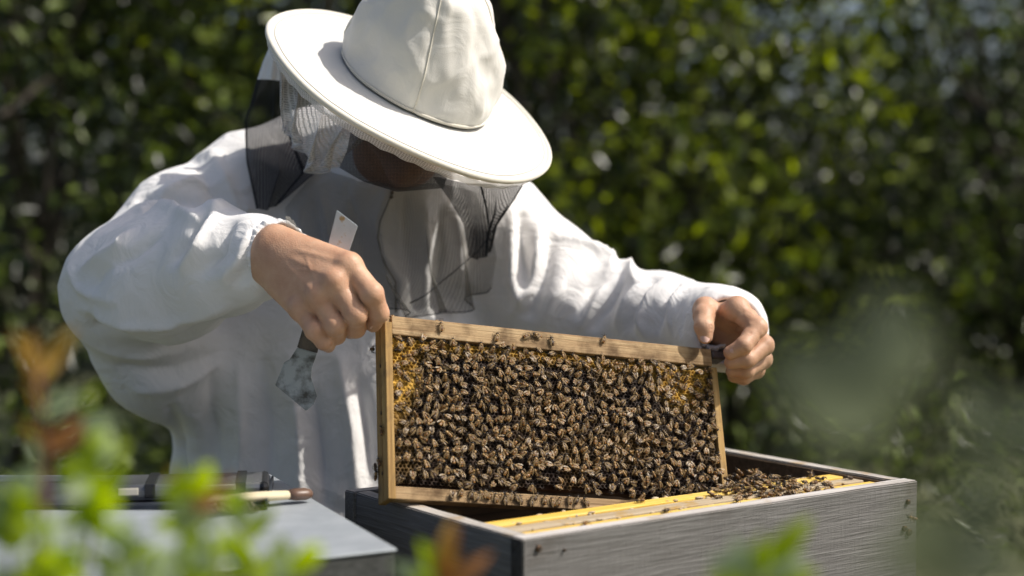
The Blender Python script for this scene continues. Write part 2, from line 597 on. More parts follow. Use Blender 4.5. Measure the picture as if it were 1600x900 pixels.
def make_tree(name, label, cat, base, h, r, n, size, lm, seed, group=None, low=0.15, clumps=46, cr=0.42, stems=3, stem_r=0.05):
    rr = np.random.default_rng(seed)
    root = empty(name, Matrix.Translation(base))
    tag(root, label, cat, group)
    cs = []
    while len(cs) < clumps:
        q = rr.uniform(-1, 1, 3)
        if (q ** 2).sum() < 1 and (q ** 2).sum() > 0.12:
            cs.append(q)
    cs = np.array(cs)
    cs[:, 0] *= r; cs[:, 1] *= r * 0.8
    cs[:, 2] = low * h + (cs[:, 2] * .5 + .5) * h * (1 - low)
    rad = cr * r * (0.45 + 0.75 * rr.random(len(cs)))
    V, T = leaf_cloud(cs, rad, n, size, seed + 1)
    cro = link('crown', fast_mesh('crown', V, T, smooth=False), lm, root)
    # trunk and limbs
    Vs, Fs = [], []
    for s in range(stems):
        a = rr.uniform(0, 6.28)
        x0, y0 = 0.10 * r * math.cos(a), 0.10 * r * math.sin(a)
        tip = cs[rr.integers(0, len(cs))]
        pts = []
        for q in np.linspace(0, 1, 7):
            pts.append((x0 + (tip[0] - x0) * q ** 1.6 + rr.normal() * .03, y0 + (tip[1] - y0) * q ** 1.6 + rr.normal() * .03, -0.05 + (max(tip[2], .6 * h) + .05) * q))
        v, f = tube(pts, [stem_r * (1 - .8 * q) for q in np.linspace(0, 1, 7)], 8)
        f = [tuple(i + len(Vs) for i in ff) for ff in f]
        Vs += v; Fs += f
        for l in range(5):
            st = Vector(pts[rr.integers(2, 6)])
            en = Vector(cs[rr.integers(0, len(cs))])
            md = (st + en) / 2 + Vector((0, 0, .1 * r))
            v, f = tube([st, md, en], [stem_r * .4, stem_r * .25, stem_r * .08], 6)
            f = [tuple(i + len(Vs) for i in ff) for ff in f]
            Vs += v; Fs += f
    link('trunk', mesh('trunk', Vs, Fs), MAT['bark'], root)
    return root


G = 'shrubs and trees of the hedge behind the beekeeper'
hedge = [
    # px of the axis, depth, height, radius, leaves, leaf size, material, label
    (60, 7.2, 3.9, 1.25, 9000, .085, 'leafA', 'dark leafy hedge shrub at the far left behind the raised elbow'),
    (330, 8.2, 4.3, 1.35, 9000, .095, 'leafB', 'tall hedge shrub with bright leaf tips left of the hat'),
    (640, 9.4, 4.6, 1.4, 8000, .085, 'leafA', 'dark hedge shrub directly behind the hat'),
    (930, 8.0, 4.2, 1.30, 9500, .095, 'leafD', 'sunlit green shrub just right of the hat brim'),
    (1180, 8.8, 3.9, 1.25, 9000, .090, 'leafB', 'speckled green shrub above the right-hand sleeve'),
    (1420, 9.6, 1.8, 1.15, 6500, .085, 'leafA', 'darker thin shrub at right under the pale sky gap'),
    (1620, 8.6, 3.3, 1.0, 5200, .085, 'leafA', 'shadowy shrub with hanging twigs at the right edge'),
]
for i, (px, D, h, r, n, sz, lm, lab) in enumerate(hedge):
    b = at(px, 450, D); b.z = 0
    make_tree('hedge_shrub', lab, 'shrub', b, h, r, n, sz, MAT[lm], 100 + i * 7, G, low=0.02)
# thin dark saplings with hanging twigs at the right
for i, (px, D, h) in enumerate([(1475, 10.6, 3.8), (1560, 10.2, 4.0)]):
    b = at(px, 450, D); b.z = 0
    make_tree('sapling', ['thin dark sapling standing under the sky gap at right', 'thin dark sapling nearest the right edge of the picture'][i], 'tree', b, h, .62, 900, .07, MAT['leafA'], 500 + i * 5, 'thin saplings at the right', low=.25, clumps=26, cr=.38, stems=3, stem_r=.04)
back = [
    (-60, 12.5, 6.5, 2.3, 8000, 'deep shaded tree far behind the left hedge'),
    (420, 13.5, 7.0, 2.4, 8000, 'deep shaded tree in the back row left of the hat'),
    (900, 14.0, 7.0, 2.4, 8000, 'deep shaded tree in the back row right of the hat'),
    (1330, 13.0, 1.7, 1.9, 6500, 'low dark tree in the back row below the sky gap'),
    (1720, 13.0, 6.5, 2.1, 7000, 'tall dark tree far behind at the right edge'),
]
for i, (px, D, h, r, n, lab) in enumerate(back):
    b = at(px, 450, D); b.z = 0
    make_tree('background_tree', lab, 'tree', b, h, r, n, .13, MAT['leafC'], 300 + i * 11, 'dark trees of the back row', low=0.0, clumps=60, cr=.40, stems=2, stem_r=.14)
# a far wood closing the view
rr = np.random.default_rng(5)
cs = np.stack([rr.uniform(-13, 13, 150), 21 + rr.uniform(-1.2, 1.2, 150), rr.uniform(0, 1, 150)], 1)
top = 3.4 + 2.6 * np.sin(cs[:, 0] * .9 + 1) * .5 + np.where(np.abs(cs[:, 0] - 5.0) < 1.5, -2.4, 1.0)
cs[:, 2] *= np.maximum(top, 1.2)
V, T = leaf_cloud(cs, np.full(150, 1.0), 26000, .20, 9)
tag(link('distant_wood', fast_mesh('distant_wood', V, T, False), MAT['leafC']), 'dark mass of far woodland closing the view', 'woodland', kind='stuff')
# undergrowth along the hedge foot
cs = np.stack([rr.uniform(-4.2, 4.2, 90), rr.uniform(5.2, 7.4, 90), rr.uniform(0.05, .45, 90)], 1)
V, T = leaf_cloud(cs, rr.uniform(.2, .42, 90), 15000, .06, 10)
tag(link('undergrowth', fast_mesh('undergrowth', V, T, False), MAT['leafA']), 'low leafy undergrowth along the foot of the hedge', 'undergrowth', kind='stuff')
# ------------------------------------------------------------------ the open hive
Z_RIM = CAM.z - 0.349


def on_plane(px, py, z):
    d = ray(px, py)
    return CAM + d * ((z - CAM.z) / d.z)


near = on_plane(817, 843, Z_RIM)
right = on_plane(1434, 750.5, Z_RIM)
left = on_plane(531, 766, Z_RIM)
A = (right - near); L_BOX = A.length; A.normalize()
Bv = Vector((-A.y, A.x, 0))
W_BOX = (left - near).dot(Bv)
HM = basis(near, A, Bv, Vector((0, 0, 1)))          # hive axes: x long side, y short side, z up, origin near rim corner
print('hive', L_BOX, W_BOX, 'skew', (left - near).normalized().dot(A), 'yaw', math.degrees(math.atan2(A.y, A.x)))
H_BOX = 0.245
TW = 0.023
hive = empty('hive_box', HM @ Matrix.Translation((0, 0, -Z_RIM)))
tag(hive, 'open weathered grey wooden hive box under the held frame', 'beehive')
zr = Z_RIM


def plank(name, lo, hi, m, rim=None, bev=0.0015, cuts=14):
    """board with slightly worn, uneven top edge"""
    bm = bmesh.new()
    box_bm(bm, lo, hi)
    ax = 0 if hi[0] - lo[0] > hi[1] - lo[1] else 1
    bmesh.ops.subdivide_edges(bm, edges=[e for e in bm.edges if abs(e.verts[0].co[ax] - e.verts[1].co[ax]) > .1], cuts=cuts)
    es = [e for e in bm.edges if e.is_boundary is False and e.calc_face_angle(0) > .5]
    bmesh.ops.bevel(bm, geom=es, offset=bev, segments=2, affect='EDGES')
    for v in bm.verts:
        if v.co.z > hi[2] - .004:
            v.co.z += 0.0009 * noise.noise(Vector((v.co.x * 30, v.co.y * 30, 3))) 
            v.co.y += 0.0007 * noise.noise(Vector((v.co.x * 40, v.co.y * 40, 7)))
    me = bm_mesh(name, bm)
    o = link(name, me, m, hive)
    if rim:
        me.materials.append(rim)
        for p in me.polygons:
            if p.normal.z > .35 and p.center.z > hi[2] - .004:  # upward faces take the paler rim wood
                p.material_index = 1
        if name == 'front_wall':
            me.materials.append(MAT['endgrain'])
            for p in me.polygons:
                if p.normal.x < -.6: p.material_index = 2
    return o


MAT['endgrain'] = speckle('dark_end_grain', (0.015, 0.013, 0.012), (0.06, 0.055, 0.05), 60, 0.9, 0, 0.9, 0.006)
zb = zr - H_BOX
front_wall = plank('front_wall', (0, 0, zb), (L_BOX, TW, zr), MAT['grey_x'], MAT['rim'])
plank('back_wall', (0, W_BOX - TW, zb), (L_BOX, W_BOX, zr), MAT['grey_x'], MAT['rim'])
plank('end_wall', (0.0025, TW + .0006, zb), (TW, W_BOX - TW - .0006, zr - .0004), MAT['grey_y'], MAT['rim_y'])
plank('end_wall', (L_BOX - TW, TW + .0006, zb), (L_BOX - .0025, W_BOX - TW - .0006, zr - .0004), MAT['grey_y'], MAT['rim_y'])
# dark inner lining boards seen inside the rim
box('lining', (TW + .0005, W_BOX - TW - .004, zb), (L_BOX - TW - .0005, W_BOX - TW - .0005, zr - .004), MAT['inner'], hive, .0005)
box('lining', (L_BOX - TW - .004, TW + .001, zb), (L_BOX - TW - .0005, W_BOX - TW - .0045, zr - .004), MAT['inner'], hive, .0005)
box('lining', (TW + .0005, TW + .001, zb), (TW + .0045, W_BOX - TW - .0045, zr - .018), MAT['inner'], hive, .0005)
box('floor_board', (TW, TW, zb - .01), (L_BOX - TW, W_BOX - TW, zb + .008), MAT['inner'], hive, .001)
# box below, on which it stands
for k, (z0, z1) in enumerate([(zb - .252, zb - .002), (zb - .504, zb - .254)]):
    z0 = max(z0, 0.20)
    box('lower_box', (0.002, 0.002, z0), (L_BOX - .002, W_BOX - .002, z1), MAT['grey_x'], hive, .003)
box('hive_stand', (.02, .02, 0), (L_BOX - .02, W_BOX - .02, .198), MAT['darkbody'], hive, .004)


def screw(x, z, r=.0045):
    V, Fc = tube([(x, -.0035, z), (x, -.003, z), (x, .004, z)], [r * .82, r, r], 14)
    o = link('screw', mesh('screw', V, Fc, False), MAT['screw'], hive)
    V, Fc = tube([(x, -.0041, z), (x, -.0005, z)], [r * .42, r * .42], 10)
    link('screw_recess', mesh('screw_recess', V, Fc, False), MAT['zip'], o)


screw(L_BOX - .017, zr - .066)
screw(L_BOX - .026, zr - .060, .0038)
screw(.020, zr - .012, .0036)
screw(L_BOX - .020, zr - .026, .0032)
screw(.055, zr - .018, .0016)

# frames standing in the hive
def hive_frame(y, top, label, ln0=TW + .007, ln1=L_BOX - TW - .006):
    o = empty('comb_frame', HM @ Matrix.Translation((0, y, -Z_RIM)))
    tag(o, label, 'hive frame', 'frames standing in the hive box')
    hw = .0125
    zt = zr - .006
    box('top_bar', (ln0, -hw, zt - .020), (ln1, hw, zt), top, o, .0012)
    box('side_bar', (ln0 + .012, -hw - .002, zb + .02), (ln0 + .021, hw + .002, zt - .0205), MAT['pine_z'], o, .001)
    box('side_bar', (ln1 - .021, -hw - .002, zb + .02), (ln1 - .012, hw + .002, zt - .0205), MAT['pine_z'], o, .001)
    box('bottom_bar', (ln0 + .0215, -.008, zb + .02), (ln1 - .0215, .008, zb + .03), MAT['dullbar'], o, .001)
    c = box('comb', (ln0 + .0215, -.011, zb + .031), (ln1 - .0215, .011, zt - .0205), MAT['comb'], o, .004)
    att = c.data.color_attributes.new('Col', 'FLOAT_COLOR', 'POINT')
    for d in att.data: d.color = (.10, .05, .02, 1)
    # wax bridges and propolis lumps along the bar edges
    rw = random.Random(int(y * 1e4))
    bm = bmesh.new()
    for k in range(46):
        x = rw.uniform(ln0 + .03, ln1 - .03)
        s = rw.choice((-1, 1))
        M = Matrix.Translation((x, s * hw * rw.uniform(.75, 1.12), zt + rw.uniform(-.004, .0005))) @ Matrix.Diagonal((rw.uniform(.002, .007), rw.uniform(.0012, .003), rw.uniform(.001, .0024), 1))
        bmesh.ops.create_icosphere(bm, subdivisions=1, radius=1, matrix=M)
    wl = link('wax_lumps', bm_mesh('wax_lumps', bm, True), MAT['waxbar' if rw.random() < .5 else 'dullbar'], o)
    tag(wl, kind='stuff')
    return o


FY = [TW + .020, TW + .055, TW + .091]
hive_frame(FY[0], MAT['waxbar'], 'yellow waxy frame bar against the front wall of the hive')
hive_frame(FY[1], MAT['dullbar'], 'dull greyish frame bar between the two yellow ones in the hive')
hive_frame(FY[2], MAT['waxbar'], 'yellow waxy frame bar bordering the empty gap in the hive')

# ------------------------------------------------------------------ the held frame
TLp = at(601, 491, 1.962)
TRp = at(1124, 546, 2.150)
FU = (TRp - TLp).normalized()
d0 = ray(607, 779)
t0 = (TLp - CAM).dot(FU) / d0.dot(FU)
BLp = CAM + d0 * t0
FW = -(BLp - TLp).normalized()               # up along the side bars
FN = FU.cross(FW)
if FN.dot(CAM - TLp) < 0: FN = -FN
FL = (TRp - TLp).length
FH = (BLp - TLp).length
FM = basis(BLp, FU, -FN, FW)                 # x along bars, -y to the viewer, z up, origin bottom left front
print('frame', FL, FH, 'normal', FN, 'sun', FN.dot(SUN), 'BL above rim', BLp.z - Z_RIM, 'BR', (BLp + FU * FL).z - Z_RIM)
frame = empty('held_comb_frame', FM)
tag(frame, 'wooden hive frame of comb held up by both hands, covered with bees', 'hive frame')
FD = 0.036                                   # depth of the side bars
TB = 0.024                                   # height of the top bar
SB = 0.0095
box('side_bar', (0, 0, 0), (SB, FD * .48, FH - .009), MAT['pine_z'], frame, .0009)
box('side_bar', (0, FD * .52, 0.0006), (SB, FD, FH - .009), MAT['pine_z'], frame, .0009)
box('side_bar', (FL - SB - .004, .004, 0), (FL - .004, FD, FH - TB - .0005), MAT['pine_z'], frame, .0009)
tb = box('top_bar', (SB + .0004, .002, FH - TB), (FL - .012, FD - .004, FH), MAT['pine_x'], frame, .0010)
box('top_bar_lug', (-.016, .006, FH - .0085), (SB + .0001, FD - .008, FH - .0004), MAT['pine_x'], frame, .0010)
bmx = bmesh.new()
box_bm(bmx, (FL - .0115, .001, FH - .013), (FL + .0105, FD - .010, FH - .001), .0028, 2)
link('end_lug', bm_mesh('end_lug', bmx), MAT['lug'], frame)
box('bottom_bar', (SB + .0004, .003, 0.001), (FL - SB - .0045, .022, .0165), MAT['pine_x'], frame, .0010)
# nail heads on the side bar
for z in (.035, .11, .17):
    V, Fc = tube([(-.0009, FD * .5, z), (.002, FD * .5, z)], [.0022, .0022], 8)
    link('nail', mesh('nail', V, Fc, False), MAT['screw'], frame)

# comb: hexagonal cells, real walls and recessed floors
CX0, CX1 = SB + .001, FL - SB - .005
CZ0, CZ1 = .0195, FH - TB - .0025
CY = .0085                                   # face of the comb behind the bar faces
CELL = .0054


def comb_bottom(x):
    t = (x - CX0) / (CX1 - CX0)
    return CZ0 + .003 + .007 * max(0, math.sin((t - .12) * 3.4)) ** 1.5 * (t > .12) + .003 * noise.noise(Vector((x * 40, 0, 1)))


def comb_col(x, z):
    t = (x - CX0) / (CX1 - CX0); s = (z - CZ0) / (CZ1 - CZ0)
    k = noise.noise(Vector((x * 18, z * 18, 4))) * .25
    hon = max(0, 1 - ((t / .10) ** 2 + ((1 - s) / .7) ** 2)) * 1.4          # honey in the top left corner
    hon = max(hon, 1.5 * max(0, 1 - (((t - .90) / .13) ** 2 + ((.97 - s) / .34) ** 2)))
    hon = max(hon, 1.2 * max(0, (s - .88) / .12))
    hon = min(1, max(0, hon + k * 1.2))
    dark = (.030, .014, .006); gold = (.62, .37, .055)
    return [dark[i] + (gold[i] - dark[i]) * hon for i in range(3)]


def build_comb():
    V, Q, C = [], [], []
    dx = CELL; dz = CELL * math.sqrt(3) / 2
    ro = CELL / math.sqrt(3); 
    nz = int((CZ1 - CZ0) / dz) + 2; nx = int((CX1 - CX0) / dx) + 2
    r2 = random.Random(3)
    for j in range(nz):
        for i in range(nx):
            cx = CX0 + (i + .5 * (j % 2)) * dx; cz = CZ0 + j * dz
            if cx < CX0 + .002 or cx > CX1 - .002 or cz > CZ1 - .002 or cz < comb_bottom(cx): continue
            c = comb_col(cx, cz)
            t = (cx - CX0) / (CX1 - CX0); s = (cz - CZ0) / (CZ1 - CZ0)
            capped = noise.noise(Vector((cx * 30, cz * 30, 9))) > .05 and t < .09 and s > .35
            warp = .0016 * noise.noise(Vector((cx * 25, cz * 25, 2)))
            jx = .0004 * r2.uniform(-1, 1); jz = .0004 * r2.uniform(-1, 1)
            b = len(V)
            wall = .80 if not capped else .55
            for k in range(6):
                a = math.pi / 6 + k * math.pi / 3
                V.append((cx + ro * math.cos(a), CY + warp, cz + ro * math.sin(a))); C.append(c)
            for k in range(6):
                a = math.pi / 6 + k * math.pi / 3
                V.append((cx + jx + ro * wall * math.cos(a), CY + warp - .0003, cz + jz + ro * wall * math.sin(a))); C.append(c)
            dep = .008 if not capped else -.0007
            for k in range(6):
                a = math.pi / 6 + k * math.pi / 3
                V.append((cx + jx + ro * wall * .92 * math.cos(a), CY + warp + dep, cz + jz + ro * wall * .92 * math.sin(a))); C.append(c)
            for k in range(6):
                k2 = (k + 1) % 6
                Q.append((b + k, b + k2, b + 6 + k2, b + 6 + k))
                Q.append((b + 6 + k, b + 6 + k2, b + 12 + k2, b + 12 + k))
            Q.append(tuple(b + 12 + k for k in (0, 1, 2, 3))); Q.append((b + 12, b + 15, b + 16, b + 17))
    me = fast_mesh('comb', V, Q, False)
    att = me.color_attributes.new('Col', 'FLOAT_COLOR', 'POINT')
    cc = np.ones((len(V), 4), np.float32); cc[:, :3] = C
    att.data.foreach_set('color', cc.ravel())
    o = link('comb_cells', me, MAT['comb'], frame)
    tag(o, kind='stuff')
    # solid wax core behind the cells
    xs = np.linspace(CX0, CX1, 40)
    bm = bmesh.new()
    rows = []
    for x in xs:
        zb_ = comb_bottom(x) - .002
        rows.append([bm.verts.new((x, y, z)) for (y, z) in ((CY + .0075, CZ1), (CY + .0075, zb_), (CY + .02, zb_), (CY + .02, CZ1))])
    for a, b in zip(rows[:-1], rows[1:]):
        for k in range(4):
            bm.faces.new((a[k], a[(k + 1) % 4], b[(k + 1) % 4], b[k]))
    bm.faces.new(rows[0]); bm.faces.new(rows[-1][::-1])
    me = bm_mesh('comb_core', bm)
    att = me.color_attributes.new('Col', 'FLOAT_COLOR', 'POINT')
    for d, v in zip(att.data, me.vertices): d.color = (.04, .018, .007, 1)
    link('comb_core', me, MAT['comb'], frame)


build_comb()
# ------------------------------------------------------------------ bees
def ellip(c, r, nu, nv, colf, taper=0.0):
    V, Q, C = [], [], []
    for j in range(nv + 1):
        th = math.pi * j / nv
        for i in range(nu):
            ph = 2 * math.pi * i / nu
            x = math.cos(th); s = math.sin(th)
            s2 = s * (1 + taper * x)
            V.append((c[0] + r[0] * x, c[1] + r[1] * s2 * math.cos(ph), c[2] + r[2] * s2 * math.sin(ph)))
            C.append(colf(x, math.sin(ph)))
    for j in range(nv):
        for i in range(nu):
            i2 = (i + 1) % nu
            Q.append((j * nu + i, j * nu + i2, (j + 1) * nu + i2, (j + 1) * nu + i))
    return V, Q, C


def bee_mesh(name, spread=0.16, tone=0, curl=0.0):
    """12.5 mm worker, head towards +x, back towards +z, feet at z = 0"""
    V, Q, C, MI = [], [], [], []

    def add(v, q, c, mi=0):
        b = len(V)
        V.extend(v); Q.extend([tuple(k + b for k in f) for f in q]); C.extend(c); MI.extend([mi] * len(q))
    amber = [(.24, .105, .018), (.085, .042, .014), (.30, .145, .028)][tone]
    fuzz = [(.27, .165, .055), (.13, .085, .035), (.34, .215, .08)][tone]

    def abd(x, s):
        band = math.sin((x + .1) * 10.5)
        c = amber if band > -.25 else (.032, .018, .009)
        if x < -.7: c = (.03, .02, .012)
        return c
    add(*ellip((-.0026, 0, .0030 - curl), (.0042, .0024, .0022), 10, 11, abd, .12))
    add(*ellip((.0022, 0, .0034), (.0022, .0022, .0021), 9, 7, lambda x, s: fuzz))
    add(*ellip((.0050, 0, .0029), (.0012, .0018, .0017), 8, 6, lambda x, s: (.03, .022, .015)))
    for s in (-1, 1):                                        # compound eyes
        add(*ellip((.0051, s * .0014, .0031), (.0008, .0006, .0012), 6, 4, lambda x, q: (.008, .006, .005)))
    for s in (-1, 1):                                        # legs and antennae
        for x0, x1, x2 in ((.0032, .0048, .0060), (.0020, .0022, .0024), (.0008, -.0012, -.0034)):
            v, f = tube([(x0, s * .0014, .0024), (x1, s * .0034, .0036), (x2, s * .0046, .0002)], [.00034, .00034, .0002], 4)
            add([tuple(p) for p in v], f, [(.05, .03, .016)] * len(v))
        v, f = tube([(.0060, s * .0006, .0034), (.0072, s * .0012, .0044), (.0086, s * .0019, .0038)], [.0002, .00018, .00014], 4)
        add([tuple(p) for p in v], f, [(.03, .02, .012)] * len(v))
    W0 = len(V)
    for s in (-1, 1):                                        # fore and hind wing of each side
        for (ln, wd, sp, z) in ((.0092, .0030, spread, .0055), (.0062, .0022, spread + .30, .0051)):
            pts = [(0, -.15), (.35, -.42), (.75, -.62), (1.0, -.25), (.98, .12), (.6, .30), (.25, .22)]
            v = []
            for (a, b) in pts:
                lx, ly = a * ln, b * wd
                x = .0026 - lx * math.cos(sp) + ly * math.sin(sp) * .3
                y = s * (.0011 + lx * math.sin(sp) - ly * math.cos(sp) * .9)
                v.append((x, y, z + .0006 * math.sin(a * 3) - .0010 * a + .0004 * abs(b)))
            b0 = len(V)
            V.extend(v); C.extend([(.5, .45, .35)] * len(v))
            for f in ((0, 1, 6), (1, 2, 5, 6), (2, 3, 4, 5)):
                Q.append(tuple(b0 + k for k in (f if s > 0 else f[::-1]))); MI.append(1)
    me = mesh(name, V, Q)
    att = me.color_attributes.new('Col', 'FLOAT_COLOR', 'POINT')
    cc = np.ones((len(V), 4), np.float32); cc[:, :3] = C
    att.data.foreach_set('color', cc.ravel())
    me.materials.append(MAT['bee']); me.materials.append(MAT['wing'])
    me.polygons.foreach_set('material_index', MI)
    return me


BEES = [bee_mesh('bee_a', .14, 0), bee_mesh('bee_b', .24, 1), bee_mesh('bee_c', .34, 2, .0003), bee_mesh('bee_d', .08, 1), bee_mesh('bee_e', .18, 2)]
FLYING = bee_mesh('bee_flying', 1.25, 0)
n_bees = [0]


def put_bee(M, label, group=None, me=None):
    o = bpy.data.objects.new('honeybee', me or random.choice(BEES))
    COL.objects.link(o)
    o.matrix_world = M
    tag(o, label, 'bee', group)
    n_bees[0] += 1
    return o


def bee_on(o, nrm, head, s=1.0):
    """matrix of a bee standing at o on a surface with normal nrm, head along head"""
    z = nrm.normalized()
    x = (head - z * head.dot(z)).normalized()
    y = z.cross(x)
    return basis(o, x * s, y * s, z * s)


def fpt(x, y, z):
    return FM @ Vector((x, y, z))


rb = random.Random(11)


def comb_dir(tilt=1.0):
    """mostly head up or head down, strongly scattered"""
    a = rb.gauss(math.pi / 2, .9) if rb.random() < .68 else rb.uniform(0, 2 * math.pi)
    return FU * math.cos(a) + FW * math.sin(a)


def dens(x, z):
    t = (x - CX0) / (CX1 - CX0); s = (z - CZ0) / (CZ1 - CZ0)
    if (t / .085) ** 2 + ((1 - s) / .60) ** 2 < 1: return .08
    if t < .05 and s < .33: return .10
    if s > .955: return .45
    if ((t - .925) / .06) ** 2 + ((.9 - s) / .16) ** 2 < 1: return .2
    if ((t - .47) / .08) ** 2 + ((.10 - s) / .06) ** 2 < 1: return .05
    if s < .05 + .07 * max(0, math.sin((t - .15) * 3.6)): return .10
    return 1.0


def scatter(n_try, dmin, sx=1.0):
    pts = []
    cell = {}
    for _ in range(n_try):
        x = rb.uniform(CX0 + .004, CX1 - .002); z = rb.uniform(CZ0 + .004, CZ1 + .001)
        if rb.random() > dens(x, z): continue
        k = (int(x / dmin), int(z / dmin))
        ok = True
        for a in (-1, 0, 1):
            for b in (-1, 0, 1):
                for (q, w_) in cell.get((k[0] + a, k[1] + b), ()):
                    if (q - x) ** 2 + (w_ - z) ** 2 < dmin * dmin: ok = False
        if ok:
            cell.setdefault(k, []).append((x, z)); pts.append((x, z))
    return pts


top_pts = scatter(14000, .0101)
rb.shuffle(top_pts)
under_pts = scatter(7000, .0120)
TOPN = min(len(top_pts), 180)
solo, rest = top_pts[:TOPN], top_pts[TOPN:]
mats_rest = []
for (x, z) in solo:
    nrm = FN + FU * rb.gauss(0, .33) + FW * rb.gauss(.05, .33)
    put_bee(bee_on(fpt(x, CY - .0022 - rb.random() * .0022, z), nrm, comb_dir(), rb.uniform(.86, 1.08)),
            'honeybee among the dense mass crawling over the held comb', 'bees covering the held comb')
for (x, z) in rest:
    nrm = FN + FU * rb.gauss(0, .33) + FW * rb.gauss(.05, .33)
    mats_rest.append(bee_on(fpt(x, CY - .0020 - rb.random() * .0022, z), nrm, comb_dir(), rb.uniform(.86, 1.08)))
for (x, z) in under_pts:
    nrm = FN + FU * rb.gauss(0, .3) + FW * rb.gauss(0, .3)
    mats_rest.append(bee_on(fpt(x, CY + .0008, z), nrm, comb_dir(), rb.uniform(.95, 1.1)))


def join_bees(name, mats, label):
    bm_V, bm_Q3, bm_Q4, cols, m3, m4 = [], [], [], [], [], []
    data = []
    for me in BEES:
        v = np.zeros(len(me.vertices) * 3, np.float32); me.vertices.foreach_get('co', v)
        c = np.zeros(len(me.vertices) * 4, np.float32); me.color_attributes['Col'].data.foreach_get('color', c)
        polys = [(tuple(p.vertices), p.material_index) for p in me.polygons]
        data.append((v.reshape(-1, 3), c.reshape(-1, 4), polys))
    Vs, Cs, Ps, Ms = [], [], [], []
    off = 0
    for M in mats:
        v, c, polys = data[rb.randrange(len(data))]
        m = np.array(M)
        Vs.append(v @ m[:3, :3].T + m[:3, 3]); Cs.append(c)
        Ps.extend([tuple(i + off for i in p) for p, _ in polys]); Ms.extend([mi for _, mi in polys])
        off += len(v)
    me = bpy.data.meshes.new(name)
    me.from_pydata(np.concatenate(Vs).tolist(), [], Ps)
    me.polygons.foreach_set('use_smooth', [True] * len(me.polygons))
    att = me.color_attributes.new('Col', 'FLOAT_COLOR', 'POINT')
    att.data.foreach_set('color', np.concatenate(Cs).ravel().astype(np.float32))
    me.materials.append(MAT['bee']); me.materials.append(MAT['wing'])
    me.polygons.foreach_set('material_index', Ms)
    o = link(name, me)
    tag(o, label, 'bees', kind='stuff')
    return o


join_bees('bee_swarm', mats_rest, 'rest of the crowded honeybees packed between the others on the held comb')
print('bees on comb', len(solo), len(rest), len(under_pts))


def frame_xz(px, py, y=0.0):
    """frame-local x, z of a photograph pixel on the plane y of the held frame"""
    o = FM @ Vector((0, y, 0)); d = ray(px, py)
    t = (o - CAM).dot(FN) / d.dot(FN)
    q = FM.inverted() @ (CAM + d * t)
    return q.x, q.z


# bees apart from the mass: top bar, side bar, bottom bar
for (px, py, an, lab) in [
    (688, 512, 95, 'honeybee climbing the top bar near its left end'),
    (942, 531, 70, 'large honeybee on the front of the top bar near its middle'),
    (822, 526, 20, 'leftmost small dark honeybee of the pair on the front of the top bar'),
    (838, 525, 160, 'dark honeybee beside another on the front of the top bar'),
    (861, 534, 100, 'honeybee at the lower edge of the top bar left of the large one'),
    (775, 528, 80, 'honeybee at the lower edge of the top bar above the dark cells'),
]:
    x, z = frame_xz(px, py, .0018)
    h = FU * math.cos(R(an)) + FW * math.sin(R(an))
    put_bee(bee_on(fpt(x, .0018, z), FN, h, 1.0), lab)
for (px, an, lab) in [(612, 20, 'honeybee walking on top of the frame beside the gripping fingers'), (686, 190, 'honeybee walking on top of the frame over the grey veil')]:
    x, z = frame_xz(px, 495, .012)
    put_bee(bee_on(fpt(x, .014, FH + .0002), FW, FU * math.cos(R(an)) + FN * math.sin(R(an)), 1.0), lab)
for (px, py, an, lab) in [(1119, 718, 100, 'honeybee clinging to the right side bar above the hive frames')]:
    x, z = frame_xz(px, py, .002)
    put_bee(bee_on(fpt(x, .0035, z), FN, FU * math.cos(R(an)) + FW * math.sin(R(an)), 1.05), lab)
for (y, z, an, lab) in [(.012, .086, 80, 'pale honeybee on the outer face of the left side bar'), (.022, .050, 60, 'honeybee low on the outer left side bar'),
                        (.034, .046, 250, 'honeybee at the back edge of the left side bar above the rim'), (.033, .036, 120, 'lowest honeybee at the back edge of the left side bar'),
                        (.038, .198, 200, 'dark honeybee hanging under the fingers at the left end')]:
    put_bee(bee_on(fpt(-.0003, y, z), -FU, -FN * math.cos(R(an)) + FW * math.sin(R(an)), 1.0), lab)
for i, (px, an) in enumerate([(736, 80), (742, 110), (765, 60), (774, 95), (720, 80), (746, 60), (758, 100), (792, 125), (788, 100), (797, 70), (806, 120), (829, 90), (850, 85), (888, 95), (900, 70), (914, 120), (752, 130), (781, 40), (812, 100), (836, 60), (862, 110), (872, 70), (705, 250)]):
    x, z = frame_xz(px, 774, .002)
    put_bee(bee_on(fpt(x, .0028, rb.uniform(.006, .013)), FN, FU * math.cos(R(an)) + FW * math.sin(R(an)), 1.0), 'honeybee in the row along the bottom bar of the held frame', 'bees on the bottom bar')

